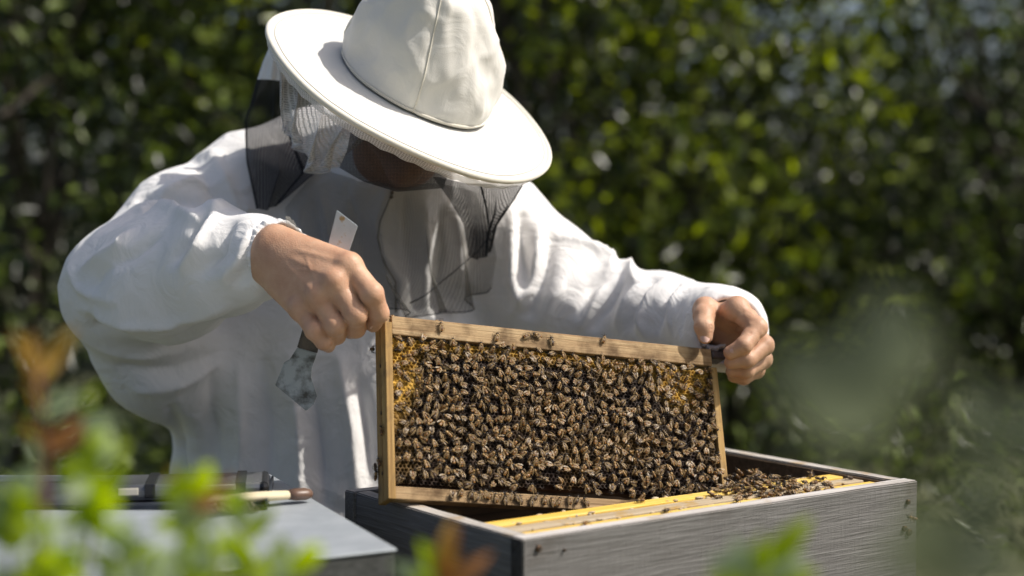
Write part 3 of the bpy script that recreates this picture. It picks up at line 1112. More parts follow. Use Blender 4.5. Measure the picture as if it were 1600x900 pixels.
# bees heaped on the frame bars in the hive
HA, HB = A, Bv
hz = Vector((0, 0, 1))
pile = []
tries = 0
while len(pile) < 108 and tries < 20000:
    tries += 1
    x = rb.gauss(.44, .062) if rb.random() < .8 else rb.uniform(.33, .55)
    y = rb.uniform(TW + .004, TW + .110)
    if x > L_BOX - TW - .02 or x < .325 + .04 * rb.random(): continue
    lay = rb.choice((0, 0, 1, 1, 2, 2, 3, 4))
    if lay and not (.37 + .02 * lay < x < .51 - .015 * lay): continue
    if any((x - a) ** 2 + (y - b) ** 2 + (lay * .004 - c * .004) ** 2 < .0069 ** 2 for a, b, c in pile): continue
    pile.append((x, y, lay))
for (x, y, lay) in pile:
    a = rb.uniform(0, 6.28)
    nrm = hz + HA * rb.gauss(0, .35) + HB * rb.gauss(-.15, .35)
    M = bee_on(HM @ Vector((x, y, -.0058 + lay * .0052)), nrm, HA * math.cos(a) + HB * math.sin(a), rb.uniform(.95, 1.1))
    put_bee(M, 'honeybee in the heap on top of the frames inside the hive', 'bees heaped on the hive frames')
for (x, y, an, lab) in [(.12, FY[0], 30, 'lone honeybee on the front yellow bar near the near corner'), (.245, FY[0] + .004, 200, 'lone honeybee on the front yellow bar midway along'),
                        (.262, FY[2], 170, 'lone honeybee on the rear yellow bar beside the gap')]:
    put_bee(bee_on(HM @ Vector((x, y, -.0058)), hz, HA * math.cos(R(an)) + HB * math.sin(R(an)), 1.0), lab)
# on the inner right wall and on the rim corner
put_bee(bee_on(HM @ Vector((L_BOX - TW - .0045, .085, -.020)), -HA, hz * .8 + HB * .5, 1.05), 'honeybee climbing the inner right wall of the hive')
put_bee(bee_on(HM @ Vector((.40, TW + .105, .012)), hz + HB * .3, HA * .6 + HB, 1.05), 'honeybee rearing up on top of the heap in the hive')
# in flight by the right-hand corner
put_bee(bee_on(at(1424, 812, 1.97), Vector((.2, -.6, .8)), Vector((-.75, -.2, .45)), 1.05), 'honeybee in flight in front of the right corner of the hive', None, FLYING)
print('bee objects', n_bees[0])
# ------------------------------------------------------------------ implicit surfaces for the beekeeper
class Field:
    """signed distance grid; solids are blended in, then meshed by surface nets"""
    def __init__(s, lo, hi, h):
        s.lo = np.array(lo, np.float32); s.h = h
        s.n = [int(math.ceil((b - a) / h)) + 1 for a, b in zip(lo, hi)]
        s.v = np.full(s.n, 0.5, np.float32)

    def _box(s, lo, hi):
        i0 = [max(0, int((lo[k] - s.lo[k]) / s.h)) for k in range(3)]
        i1 = [min(s.n[k], int((hi[k] - s.lo[k]) / s.h) + 2) for k in range(3)]
        if any(i1[k] <= i0[k] for k in range(3)): return None
        sl = tuple(slice(a, b) for a, b in zip(i0, i1))
        ax = [s.lo[k] + s.h * np.arange(i0[k], i1[k], dtype=np.float32) for k in range(3)]
        return sl, ax[0][:, None, None], ax[1][None, :, None], ax[2][None, None, :]

    def cone(s, a, b, ra, rb_, k=0.01, flat=None, mode='add'):
        """tapered capsule a-b; flat=(axis, f) squashes it by f along axis"""
        a = np.array(a, np.float32); b = np.array(b, np.float32)
        pad = max(ra, rb_) + max(k, .02) * 1.5
        bb = s._box(np.minimum(a, b) - pad, np.maximum(a, b) + pad)
        if bb is None: return
        sl, X, Y, Z = bb
        X = X - a[0]; Y = Y - a[1]; Z = Z - a[2]
        ba = b - a
        hh = np.clip((X * ba[0] + Y * ba[1] + Z * ba[2]) / max(float(ba @ ba), 1e-9), 0, 1)
        X = X - hh * ba[0]; Y = Y - hh * ba[1]; Z = Z - hh * ba[2]
        q = X * X + Y * Y + Z * Z
        if flat is not None:
            ax, f = np.array(flat[0], np.float32), flat[1]
            dd = X * ax[0] + Y * ax[1] + Z * ax[2]
            q = q + dd * dd * (1 / (f * f) - 1)
        d = np.sqrt(q) - (ra + hh * (rb_ - ra))
        if flat is not None: d = d * min(1, .5 + flat[1] * .5)
        s._mix(sl, d, k, mode)

    def ell(s, c, ax, rad, k=0.01, mode='add'):
        """ellipsoid with orthonormal axes ax (3 vectors) and radii rad"""
        c = np.array(c, np.float32)
        pad = max(rad) + max(k, .01) * 1.5
        bb = s._box(c - pad, c + pad)
        if bb is None: return
        sl, X, Y, Z = bb
        X = X - c[0]; Y = Y - c[1]; Z = Z - c[2]
        q = 0; q2 = 0
        for a, r in zip(ax, rad):
            t = (X * a[0] + Y * a[1] + Z * a[2]) / r
            q = q + t * t; q2 = q2 + (t / r) ** 2
        k0 = np.sqrt(q); k1 = np.sqrt(q2) + 1e-6
        s._mix(sl, k0 * (k0 - 1) / k1, k, mode)

    def _mix(s, sl, d, k, mode):
        o = s.v[sl]
        if mode == 'add':
            h = np.clip(.5 + .5 * (o - d) / k, 0, 1)
            s.v[sl] = o + (d - o) * h - k * h * (1 - h)
        else:
            d = -d
            h = np.clip(.5 - .5 * (o - d) / k, 0, 1)
            s.v[sl] = o + (d - o) * h + k * h * (1 - h)

    def mesh(s):
        v = s.v; ins = v < 0
        nx, ny, nz = s.n
        c = ins[:-1, :-1, :-1].astype(np.int8)
        tot = np.zeros((nx - 1, ny - 1, nz - 1), np.int8)
        offs = [(i, j, k) for i in (0, 1) for j in (0, 1) for k in (0, 1)]
        for (i, j, k) in offs:
            tot += ins[i:nx - 1 + i, j:ny - 1 + j, k:nz - 1 + k]
        act = (tot > 0) & (tot < 8)
        I = np.argwhere(act)
        idx = np.full(act.shape, -1, np.int64); idx[act] = np.arange(len(I))
        acc = np.zeros((len(I), 3)); cnt = np.zeros(len(I))
        val = {o: v[I[:, 0] + o[0], I[:, 1] + o[1], I[:, 2] + o[2]] for o in offs}
        for o in offs:
            for ax in range(3):
                if o[ax] == 0:
                    p = list(o); p[ax] = 1; p = tuple(p)
                    a, b = val[o], val[p]
                    m = (a < 0) != (b < 0)
                    t = np.where(m, a / np.where(m, a - b, 1), 0)
                    pos = np.array(o, float)[None, :].repeat(len(I), 0)
                    pos[:, ax] += t
                    acc[m] += pos[m]; cnt[m] += 1
        P = (I + acc / cnt[:, None]) * s.h + s.lo
        Q = []
        for ax in range(3):
            sa = [slice(None)] * 3; sb = [slice(None)] * 3
            sa[ax] = slice(0, -1); sb[ax] = slice(1, None)
            ch = ins[tuple(sa)] != ins[tuple(sb)]
            E = np.argwhere(ch)
            u, w_ = [k for k in range(3) if k != ax]
            E = E[(E[:, u] > 0) & (E[:, w_] > 0) & (E[:, u] < s.n[u] - 1) & (E[:, w_] < s.n[w_] - 1)]
            flip = ins[E[:, 0], E[:, 1], E[:, 2]]
            def cell(du, dw):
                q = E.copy(); q[:, u] += du; q[:, w_] += dw
                return idx[q[:, 0], q[:, 1], q[:, 2]]
            q = np.stack([cell(-1, -1), cell(0, -1), cell(0, 0), cell(-1, 0)], 1)
            if ax == 1: flip = ~flip
            q[~flip] = q[~flip][:, ::-1]
            Q.append(q)
        Q = np.concatenate(Q)
        return P, Q[(Q >= 0).all(1)]


def smooth_v(P, Q, it=2, lam=.5):
    E = np.concatenate([Q[:, [0, 1]], Q[:, [1, 2]], Q[:, [2, 3]], Q[:, [3, 0]]])
    n = len(P)
    deg = np.bincount(E.ravel(), minlength=n).astype(float)
    for _ in range(it):
        S = np.zeros_like(P)
        for k in range(3):
            S[:, k] = np.bincount(E[:, 0], P[E[:, 1], k], n) + np.bincount(E[:, 1], P[E[:, 0], k], n)
        P = P + lam * (S / np.maximum(deg, 1)[:, None] - P)
    return P


def normals(P, Q):
    fn = np.cross(P[Q[:, 2]] - P[Q[:, 0]], P[Q[:, 3]] - P[Q[:, 1]])
    Nn = np.zeros_like(P)
    for k in range(4):
        for a in range(3):
            Nn[:, a] += np.bincount(Q[:, k], fn[:, a], len(P))
    return Nn / np.maximum(np.linalg.norm(Nn, axis=1), 1e-12)[:, None]


# ------------------------------------------------------------------ the beekeeper
person = empty('person', Matrix.Translation(Vector((at(540, 450, 2.45).x, at(540, 450, 2.45).y, 0))))
PO = person.matrix_world.translation.copy()
tag(person, 'beekeeper in white jacket and broad hat bending over the hive with a comb frame', 'person')


def plink(name, me, m, parent=None):
    """mesh given in world coordinates, parented under the person"""
    o = link(name, me, m, parent or person)
    o.matrix_parent_inverse = Matrix.Translation(-PO)
    return o


CF, CR_, CU = np.array(C_F), np.array(C_R), np.array(C_U)


def a3(px, py, D):
    return np.array(at(px, py, D))


def build_jacket():
    f = Field((-0.80, 1.88, 0.62), (0.56, 2.80, 1.66), 0.0045)
    fl = (CF, .62)
    # trunk
    f.cone(a3(575, 345, 2.46), a3(530, 560, 2.48), .165, .225, .05, fl)
    f.cone(a3(530, 560, 2.48), a3(512, 900, 2.50), .235, .262, .05, fl)
    f.cone(a3(600, 300, 2.47), a3(575, 380, 2.45), .10, .13, .06, fl)
    # shoulders and rounded back
    f.cone(a3(400, 290, 2.47), a3(765, 365, 2.47), .085, .085, .06)
    f.cone(a3(500, 260, 2.54), a3(660, 285, 2.54), .09, .09, .07)
    # collar
    f.cone(a3(603, 340, 2.42), a3(612, 282, 2.38), .098, .086, .02, (CF, .85))
    # arm at the left of the picture
    f.cone(a3(392, 298, 2.45), a3(285, 356, 2.39), .082, .082, .035)
    f.cone(a3(285, 356, 2.39), a3(194, 446, 2.27), .082, .077, .03)
    f.cone(a3(194, 446, 2.27), a3(262, 436, 2.18), .078, .080, .03)
    f.cone(a3(262, 436, 2.18), a3(345, 412, 2.09), .082, .066, .04)
    f.cone(a3(345, 412, 2.09), a3(402, 401, 2.035), .064, .052, .03)
    f.cone(a3(402, 401, 2.035), a3(428, 397, 2.01), .051, .038, .02)
    f.cone(a3(196, 475, 2.30), a3(250, 556, 2.36), .078, .078, .04)       # loose cloth under the elbow
    f.cone(a3(245, 560, 2.36), a3(330, 600, 2.42), .072, .08, .06)
    # arm at the right
    f.cone(a3(770, 370, 2.45), a3(860, 455, 2.46), .088, .086, .05)
    f.cone(a3(860, 455, 2.46), a3(940, 500, 2.46), .088, .078, .05)
    f.cone(a3(940, 500, 2.46), a3(1040, 503, 2.37), .076, .068, .035)
    f.cone(a3(1040, 503, 2.37), a3(1118, 510, 2.25), .066, .056, .03)
    f.cone(a3(1118, 512, 2.25), a3(1130, 515, 2.222), .056, .061, .02)
    # hollow cuffs
    f.cone(a3(420, 398, 2.02), a3(440, 393, 1.985), .024, .033, .006, mode='cut')
    f.cone(a3(1124, 512, 2.235), a3(1140, 517, 2.185), .036, .044, .006, mode='cut')
    # neck opening
    f.cone(a3(610, 275, 2.40), a3(622, 190, 2.36), .056, .070, .012, mode='cut')
    P, Q = f.mesh()
    P = smooth_v(P, Q, 4)
    return P, Q


JP, JQ = build_jacket()
Jn = normals(JP, JQ)
tree0 = BVHTree.FromPolygons([Vector(p) for p in JP], [tuple(map(int, q)) for q in JQ])


def hit(px, py, tree=None):
    loc, nrm, i, d = (tree or tree0).ray_cast(CAM, ray(px, py))
    return loc


FOLDS = [
    # left sleeve: (amplitude mm, half width mm, pixels)
    (11, 13, [(262, 256), (252, 282), (212, 294), (168, 312)]),
    (12, 13, [(310, 345), (268, 334), (222, 332), (160, 352), (116, 386)]),
    (-8, 11, [(300, 320), (262, 312), (220, 312), (170, 330)]),
    (7, 10, [(330, 290), (300, 282), (262, 300), (235, 320)]),
    (10, 14, [(300, 330), (338, 332), (380, 328), (420, 336)]),
    (12, 11, [(288, 418), (318, 386), (334, 346)]),
    (-11, 14, [(268, 404), (298, 372), (316, 344)]),
    (-9, 12, [(318, 424), (344, 394), (360, 352)]),
    (9, 10, [(206, 362), (190, 386), (134, 420)]),
    (-7, 12, [(240, 372), (205, 400), (150, 440)]),
    (8, 9, [(352, 432), (378, 406), (392, 366)]),
    (-7, 9, [(372, 440), (394, 410), (404, 366)]),
    (8, 15, [(135, 482), (200, 505), (270, 504), (350, 476)]),
    (-9, 15, [(150, 510), (220, 534), (300, 524), (370, 488)]),
    (7, 14, [(165, 545), (230, 552), (300, 540)]),
    (-8, 14, [(190, 572), (260, 580), (330, 556)]),
    (8, 12, [(215, 610), (280, 600), (340, 570)]),
    (6, 9, [(110, 420), (130, 455), (180, 470)]),
    (8, 12, [(330, 240), (350, 280), (365, 320)]),
    (-7, 14, [(300, 250), (325, 290), (345, 318)]),
    # right sleeve
    (14, 10, [(798, 330), (797, 390), (802, 440), (814, 468)]),
    (-12, 12, [(816, 340), (818, 400), (824, 446)]),
    (10, 12, [(838, 352), (836, 400), (826, 452), (800, 490)]),
    (-9, 12, [(862, 370), (858, 410), (846, 450), (830, 490)]),
    (12, 13, [(880, 372), (925, 392), (950, 408), (946, 428)]),
    (-9, 11, [(958, 398), (950, 432), (926, 452), (908, 490)]),
    (12, 10, [(966, 418), (984, 424), (996, 444)]),
    (10, 10, [(944, 446), (926, 474), (905, 508)]),
    (-9, 10, [(968, 452), (950, 478), (930, 508)]),
    (10, 10, [(1004, 450), (984, 474), (966, 508)]),
    (-10, 10, [(1024, 440), (1004, 474), (988, 510)]),
    (11, 11, [(1044, 442), (1018, 470), (1004, 500), (1010, 522)]),
    (-9, 9, [(1060, 446), (1040, 478), (1028, 512)]),
    (9, 10, [(1078, 444), (1056, 474), (1048, 510)]),
    (-6, 9, [(1100, 452), (1072, 480), (1064, 515)]),
    (8, 16, [(880, 440), (860, 470), (850, 505)]),
    # trunk
    (-9, 16, [(330, 590), (336, 680), (330, 780)]),
    (9, 16, [(372, 580), (380, 680), (372, 790)]),
    (-8, 16, [(410, 560), (420, 660), (418, 790)]),
    (9, 14, [(455, 560), (468, 680), (470, 790)]),
    (-8, 13, [(490, 620), (502, 700), (508, 790)]),
    (10, 14, [(530, 560), (548, 660), (556, 760)]),
    (-7, 12, [(560, 600), (574, 680), (578, 750)]),
    (10, 12, [(240, 640), (252, 690), (256, 740)]),
    (-8, 12, [(268, 640), (282, 700), (286, 760)]),
    # chest, under the veil
    (10, 11, [(468, 335), (478, 400), (498, 470)]), (-9, 11, [(492, 325), (506, 400), (526, 475)]),
    (9, 12, [(500, 300), (520, 380), (545, 480)]),
    (-8, 12, [(540, 300), (560, 370), (585, 470)]),
    (12, 11, [(606, 300), (592, 340), (596, 390), (622, 440), (622, 490)]),
    (-9, 10, [(632, 310), (640, 380), (650, 480)]),
    (11, 10, [(662, 320), (668, 390), (660, 470)]),
    (-10, 10, [(690, 330), (694, 400), (682, 480)]),
    (10, 11, [(716, 340), (722, 420), (705, 490)]),
]


def apply_folds(P, Nn):
    D = np.zeros(len(P))
    nz = np.array([noise.noise(Vector(p) * 9.0) for p in P])
    for (amp, wd, px) in FOLDS:
        if px[0][0] < 420: amp *= 1.1
        pts = [hit(*q) for q in px]
        pts = [np.array(p) for p in pts if p is not None]
        if len(pts) < 2: continue
        # smooth the polyline
        T = np.linspace(0, len(pts) - 1, 4 * len(pts))
        pts = np.array([[np.interp(t, range(len(pts)), [p[k] for p in pts]) for k in range(3)] for t in T])
        lo, hi = pts.min(0) - .07, pts.max(0) + .07
        m = np.where(((P > lo) & (P < hi)).all(1))[0]
        best = np.full(len(m), 9.0); tt = np.zeros(len(m))
        for i in range(len(pts) - 1):
            a, b = pts[i], pts[i + 1]
            ba = b - a
            hh = np.clip(((P[m] - a) @ ba) / max(ba @ ba, 1e-9), 0, 1)
            d = np.linalg.norm(P[m] - a - hh[:, None] * ba, axis=1)
            u = d < best
            best[u] = d[u]; tt[u] = (i + hh[u]) / (len(pts) - 1)
        w_ = wd * 1e-3 * (1 + .25 * nz[m])
        fade = np.sin(np.pi * np.clip(tt * .8 + .1, 0, 1)) ** .7
        D[m] += amp * 1e-3 * 1.75 * fade * np.exp(-(best / (w_ * .78)) ** (1.05 if amp > 0 else 1.6))
    # soft overall unevenness of loose cotton
    def ridged(p):
        q = Vector(p)
        q = q * 8.5 + Vector((noise.noise(q * 5), noise.noise(q * 5 + Vector((7, 0, 0))), noise.noise(q * 5 + Vector((0, 9, 0))))) * .9
        return (1 - abs(noise.noise(q))) ** 3 + .35 * (1 - abs(noise.noise(q * 2.1))) ** 3
    D += .0032 * (np.array([ridged(p) for p in P]) - .6) + .003 * nz
    return P + Nn * D[:, None]


JP = apply_folds(JP, Jn)
JP = smooth_v(JP, JQ, 1, .3)
plink('jacket', fast_mesh('jacket', JP, JQ), MAT['jacket'])
JT = BVHTree.FromPolygons([Vector(p) for p in JP], [tuple(map(int, q)) for q in JQ])


# gathered elastic cuffs
def cuff(c, axis, r, flatv=None, n=120, depth=.012, amp=.0022, fl=1.0, ph=0):
    axis = Vector(axis).normalized()
    u = axis.cross(Vector((.2, .1, 1))).normalized(); v = axis.cross(u)
    V, Q = [], []
    prof = [(-.35, 1.06), (0, 1.10), (.45, 1.06), (.8, 1.0), (.8, .93), (.3, .90), (-.35, .9)]
    for i in range(n):
        a = 2 * math.pi * i / n
        g = (math.sin(a * 17 + 2.6 * math.sin(a * 3 + ph)) * (.5 + .5 * math.sin(a * 5 + ph)) + .5 * math.sin(a * 29 + 3 * math.sin(a * 2))) * amp * .7 + .0008 * math.sin(a * 7 + ph)
        for (t, s) in prof:
            rr_ = r * s + g * (1 if s > .95 else .4)
            V.append(c + axis * (t * depth + .3 * g) + u * math.cos(a) * rr_ + v * math.sin(a) * rr_ * fl)
    k = len(prof)
    for i in range(n):
        for j in range(k):
            Q.append((i * k + j, i * k + (j + 1) % k, ((i + 1) % n) * k + (j + 1) % k, ((i + 1) % n) * k + j))
    return mesh('cuff', V, Q)


plink('cuff', cuff(at(434, 395, 1.998), at(440, 392, 1.975) - at(420, 398, 2.02), .0385), MAT['jacket'])
plink('cuff', cuff(at(1116, 503, 2.205), at(1142, 512, 2.12) - at(1122, 512, 2.23), .0355, ph=2), MAT['jacket'])

# ------------------------------------------------------------------ hands
def nail_patch(c, dirv, nrm, w_, l_):
    dirv = Vector(dirv).normalized(); nrm = Vector(nrm)
    nrm = (nrm - dirv * nrm.dot(dirv)).normalized(); s = dirv.cross(nrm)
    V, Q = [], []
    m = 7
    for i in range(m):
        for j in range(m):
            a = (i / (m - 1) - .5) * 2; b = (j / (m - 1) - .5) * 2
            rr_ = max(1, math.hypot(a, b) / 1.0 if abs(a) + abs(b) > 1.4 else 1)
            a2, b2 = a / rr_, b / rr_
            V.append(Vector(c) + dirv * b2 * l_ + s * a2 * w_ - nrm * (a2 * a2 * w_ * .55 + b2 * b2 * l_ * .12))
    for i in range(m - 1):
        for j in range(m - 1):
            Q.append((i * m + j, (i + 1) * m + j, (i + 1) * m + j + 1, i * m + j + 1))
    return mesh('nail', V, Q)


def chain(f, pts, radii, k=.004, flat=None):
    for (p, q, r0, r1) in zip(pts[:-1], pts[1:], radii[:-1], radii[1:]):
        f.cone(p, q, r0, r1, k, flat)


def left_hand():
    W = a3(418, 400, 2.03)
    lo = a3(380, 580, 1.86); hi = a3(640, 320, 2.10)
    f = Field(np.minimum(lo, hi) - .01, np.maximum(lo, hi) + .01, .0013)
    mcp = [a3(545, 416, 1.925), a3(523, 441, 1.915), a3(497, 463, 1.92), a3(470, 482, 1.935)]
    wr = [a3(432, 378, 1.985), a3(428, 392, 1.982), a3(424, 406, 1.984), a3(420, 420, 1.99)]
    # back of the hand: metacarpals merged broadly
    f.cone(a3(395, 405, 2.06), a3(430, 398, 1.985), .029, .028, .01, (CF, .8))
    rad = [.0175, .0175, .0165, .0150]
    for w_, m_, r_ in zip(wr, mcp, rad):
        f.cone(w_, m_, .021, r_, .016)
    f.cone(a3(455, 410, 1.975), a3(520, 455, 1.945), .026, .020, .016)                        # palm body
    f.cone(a3(450, 440, 1.975), a3(478, 478, 1.955), .021, .015, .014)                        # outer edge of the palm
    # extensor knuckles
    for m_, r_ in zip(mcp, (.0125, .0130, .0120, .011)):
        f.ell(m_ - CF * .009 + CU * .001, (CR_, CU, CF), (r_, r_, r_ * .85), .009)
    fing = [
        ([mcp[0], a3(581, 459, 1.908), a3(592, 489, 1.920), a3(583, 507, 1.942)], [.0150, .0138, .0122, .0098]),
        ([mcp[1], a3(556, 492, 1.908), a3(556, 513, 1.935), a3(548, 518, 1.958)], [.0148, .0132, .0118, .0095]),
        ([mcp[2], a3(524, 508, 1.912), a3(526, 524, 1.936), a3(520, 527, 1.960)], [.0140, .0125, .0110, .0090]),
        ([mcp[3], a3(492, 516, 1.918), a3(506, 533, 1.922), a3(513, 540, 1.938)], [.0128, .0116, .0105, .0088]),
    ]
    base = f.v.copy()
    for pts, rad in fing:
        g = Field.__new__(Field); g.lo, g.h, g.n = f.lo, f.h, f.n
        g.v = np.full(f.n, .5, np.float32)
        chain(g, pts, rad, .004)
        # bony joints
        g.ell(pts[1] - CF * .004, (CR_, CU, CF), (rad[1] * .93, rad[1] * .93, rad[1] * .8), .005)
        # blend finger root widely with the hand, finger to finger narrowly
        d_root = np.maximum(0, 1)
        X = f.lo[0] + f.h * np.arange(f.n[0])[:, None, None]
        Y = f.lo[1] + f.h * np.arange(f.n[1])[None, :, None]
        Z = f.lo[2] + f.h * np.arange(f.n[2])[None, None, :]
        dr = np.sqrt((X - pts[0][0]) ** 2 + (Y - pts[0][1]) ** 2 + (Z - pts[0][2]) ** 2)
        k = (.0018 + .011 * np.clip(1 - dr / .032, 0, 1)).astype(np.float32)
        h = np.clip(.5 + .5 * (f.v - g.v) / k, 0, 1)
        f.v = f.v + (g.v - f.v) * h - k * h * (1 - h)
    # thumb on the far side, pinching the frame end
    chain(f, [a3(455, 430, 2.00), a3(520, 470, 2.005), a3(565, 495, 2.000), a3(590, 503, 1.985)], [.020, .0165, .0135, .0105], .008)
    P, Q = f.mesh()
    P = smooth_v(P, Q, 3)
    n = normals(P, Q)
    # tendons and veins on the back, creases over the finger joints
    D = np.zeros(len(P))
    def line(a, b, amp, wd):
        ba = b - a
        hh = np.clip(((P - a) @ ba) / (ba @ ba), 0, 1)
        d = np.linalg.norm(P - a - hh[:, None] * ba, axis=1)
        return amp * np.exp(-(d / wd) ** 2) * np.sin(np.pi * np.clip(hh * .9 + .08, 0, 1))
    T = BVHTree.FromPolygons([Vector(p) for p in P], [tuple(map(int, q)) for q in Q])
    def hp(px, py):
        l = T.ray_cast(CAM, ray(px, py))[0]
        return np.array(l) if l is not None else a3(px, py, 1.93)
    for (a, b, amp, wd) in [((455, 388), (536, 408), .0018, .004), ((450, 400), (514, 432), .0017, .004), ((446, 414), (490, 456), .0014, .0035),
                            ((462, 420), (500, 424), .0010, .0022), ((478, 400), (492, 440), .0010, .0022), ((540, 428), (528, 452), -.0016, .0035), ((514, 452), (502, 470), -.0014, .0035),
                            ((573, 468), (592, 456), -.0011, .0016), ((571, 463), (590, 451), -.0009, .0013), ((576, 474), (596, 462), -.0008, .0014),
                            ((546, 498), (566, 488), -.0009, .0014), ((512, 516), (534, 504), -.0008, .0014), ((484, 520), (502, 510), -.0008, .0014)]:
        D += line(hp(*a), hp(*b), amp, wd)
    D *= .6
    D += .0002 * np.array([noise.noise(Vector(p) * 120) for p in P])
    P = P + n * D[:, None]
    return P, Q


def right_hand():
    lo = a3(1050, 630, 2.05); hi = a3(1230, 430, 2.32)
    f = Field(np.minimum(lo, hi) - .01, np.maximum(lo, hi) + .01, .0013)
    f.cone(a3(1118, 512, 2.31), a3(1122, 505, 2.225), .027, .026, .01)
    mcp = [a3(1150, 483, 2.150), a3(1166, 503, 2.168), a3(1168, 528, 2.186), a3(1160, 552, 2.202)]
    for m_, r_ in zip(mcp, (.0165, .0165, .0155, .0145)):
        f.cone(a3(1122, 505, 2.225), m_, .022, r_, .013)
    f.cone(a3(1105, 492, 2.215), a3(1102, 482, 2.175), .021, .016, .012)       # ball of the thumb
    for m_ in mcp:
        f.ell(m_ + CR_ * .004 + CU * .004, (CR_, CU, CF), (.012, .012, .012), .008)
    fing = [
        ([mcp[0], a3(1183, 512, 2.128), a3(1162, 540, 2.108), a3(1141, 551, 2.112)], [.0145, .0132, .0112, .0092]),
        ([mcp[1], a3(1194, 540, 2.146), a3(1168, 562, 2.118), a3(1142, 566, 2.122)], [.0142, .0130, .0112, .0092]),
        ([mcp[2], a3(1192, 562, 2.166), a3(1166, 579, 2.140), a3(1144, 580, 2.142)], [.0136, .0124, .0108, .0090]),
        ([mcp[3], a3(1182, 578, 2.184), a3(1162, 590, 2.162), a3(1146, 588, 2.162)], [.0124, .0112, .0098, .0084]),
        ([a3(1102, 484, 2.180), a3(1100, 494, 2.150), a3(1100, 511, 2.132), a3(1102, 526, 2.130)], [.0165, .0140, .0128, .0100]),
    ]
    X = f.lo[0] + f.h * np.arange(f.n[0])[:, None, None]
    Y = f.lo[1] + f.h * np.arange(f.n[1])[None, :, None]
    Z = f.lo[2] + f.h * np.arange(f.n[2])[None, None, :]
    for pts, rad in fing:
        g = Field.__new__(Field); g.lo, g.h, g.n = f.lo, f.h, f.n
        g.v = np.full(f.n, .5, np.float32)
        chain(g, pts, rad, .004)
        g.ell(pts[1], (CR_, CU, CF), (rad[1] * .98,) * 3, .004)
        dr = np.sqrt((X - pts[0][0]) ** 2 + (Y - pts[0][1]) ** 2 + (Z - pts[0][2]) ** 2)
        k = (.0018 + .010 * np.clip(1 - dr / .030, 0, 1)).astype(np.float32)
        h = np.clip(.5 + .5 * (f.v - g.v) / k, 0, 1)
        f.v = f.v + (g.v - f.v) * h - k * h * (1 - h)
    P, Q = f.mesh()
    P = smooth_v(P, Q, 3)
    n = normals(P, Q)
    D = .0004 * np.array([noise.noise(Vector(p) * 120) for p in P])
    T = BVHTree.FromPolygons([Vector(p) for p in P], [tuple(map(int, q)) for q in Q])
    def hp(px, py):
        l = T.ray_cast(CAM, ray(px, py))[0]
        return np.array(l) if l is not None else a3(px, py, 2.13)
    for (a, b, amp, wd) in [((1088, 514), (1112, 514), -.0010, .0014), ((1088, 509), (1112, 509), -.0009, .0013), ((1089, 518), (1111, 519), -.0008, .0013),
                            ((1172, 506), (1190, 522), .0009, .003), ((1150, 532), (1164, 548), -.0009, .0013), ((1172, 520), (1188, 528), -.0006, .0014), ((1160, 488), (1150, 500), -.0010, .003)]:
        a, b = hp(*a), hp(*b)
        ba = b - a
        hh = np.clip(((P - a) @ ba) / max(ba @ ba, 1e-9), 0, 1)
        d = np.linalg.norm(P - a - hh[:, None] * ba, axis=1)
        D += amp * np.exp(-(d / wd) ** 2)
    return P + n * D[:, None], Q


# ------------------------------------------------------------------ head, neck (body) and hat axes
HN = (C_R * .4876 + C_U * .873).normalized()
tilt = math.asin(.40)
HN = (HN * math.cos(tilt) - C_F * math.sin(tilt)).normalized()          # up axis of the hat
BC = at(648, 134, 2.20)                                                  # centre of the brim plane
FACE = Vector((.30, -.86, -.42)); FACE = (FACE - HN * FACE.dot(HN)).normalized()
SIDE = FACE.cross(HN).normalized()


def head():
    c = np.array(BC + HN * .004 - FACE * .012 + C_R * .022 + C_U * .012)
    f = Field(c - .26, c + .22, .003)
    nn, ff, ss = np.array(HN), np.array(FACE), np.array(SIDE)
    ax = (ss, ff, nn)
    H = lambda s, f_, n_: c + ss * s + ff * f_ + nn * n_
    f.ell(H(0, -.005, .010), ax, (.076, .095, .095), .01)                # skull
    f.ell(H(0, .020, -.055), ax, (.062, .070, .080), .03)                # face
    f.cone(H(-.045, .02, -.085), H(0, .070, -.122), .022, .020, .02)     # jaw
    f.cone(H(.045, .02, -.085), H(0, .070, -.122), .022, .020, .02)
    f.ell(H(0, .078, -.122), ax, (.020, .014, .016), .012)               # chin
    f.cone(H(0, .092, -.012), H(0, .108, -.050), .009, .013, .008)       # nose
    for s in (-1, 1):
        f.ell(H(s * .010, .100, -.054), ax, (.008, .009, .007), .005)
        f.ell(H(s * .032, .090, -.018), ax, (.016, .012, .010), .006, 'cut')   # eye sockets
        f.ell(H(s * .032, .080, -.018), ax, (.0125, .0125, .0115), .002)
        f.cone(H(s * .015, .088, .000), H(s * .048, .078, .000), .007, .006, .008)   # brows
        f.ell(H(s * .040, .070, -.045), ax, (.020, .016, .016), .014)    # cheeks
        f.ell(H(s * .080, -.005, -.030), ax, (.008, .020, .032), .004)   # ears
        f.ell(H(s * .086, .002, -.030), ax, (.006, .011, .020), .004, 'cut')
    f.cone(H(-.022, .088, -.080), H(.022, .088, -.080), .006, .006, .004)      # lips
    f.cone(H(-.020, .087, -.091), H(.020, .087, -.091), .006, .006, .004)
    f.cone(H(0, -.030, -.07), np.array(at(607, 320, 2.43)), .062, .066, .03)   # neck
    P, Q = f.mesh()
    return smooth_v(P, Q, 2), Q


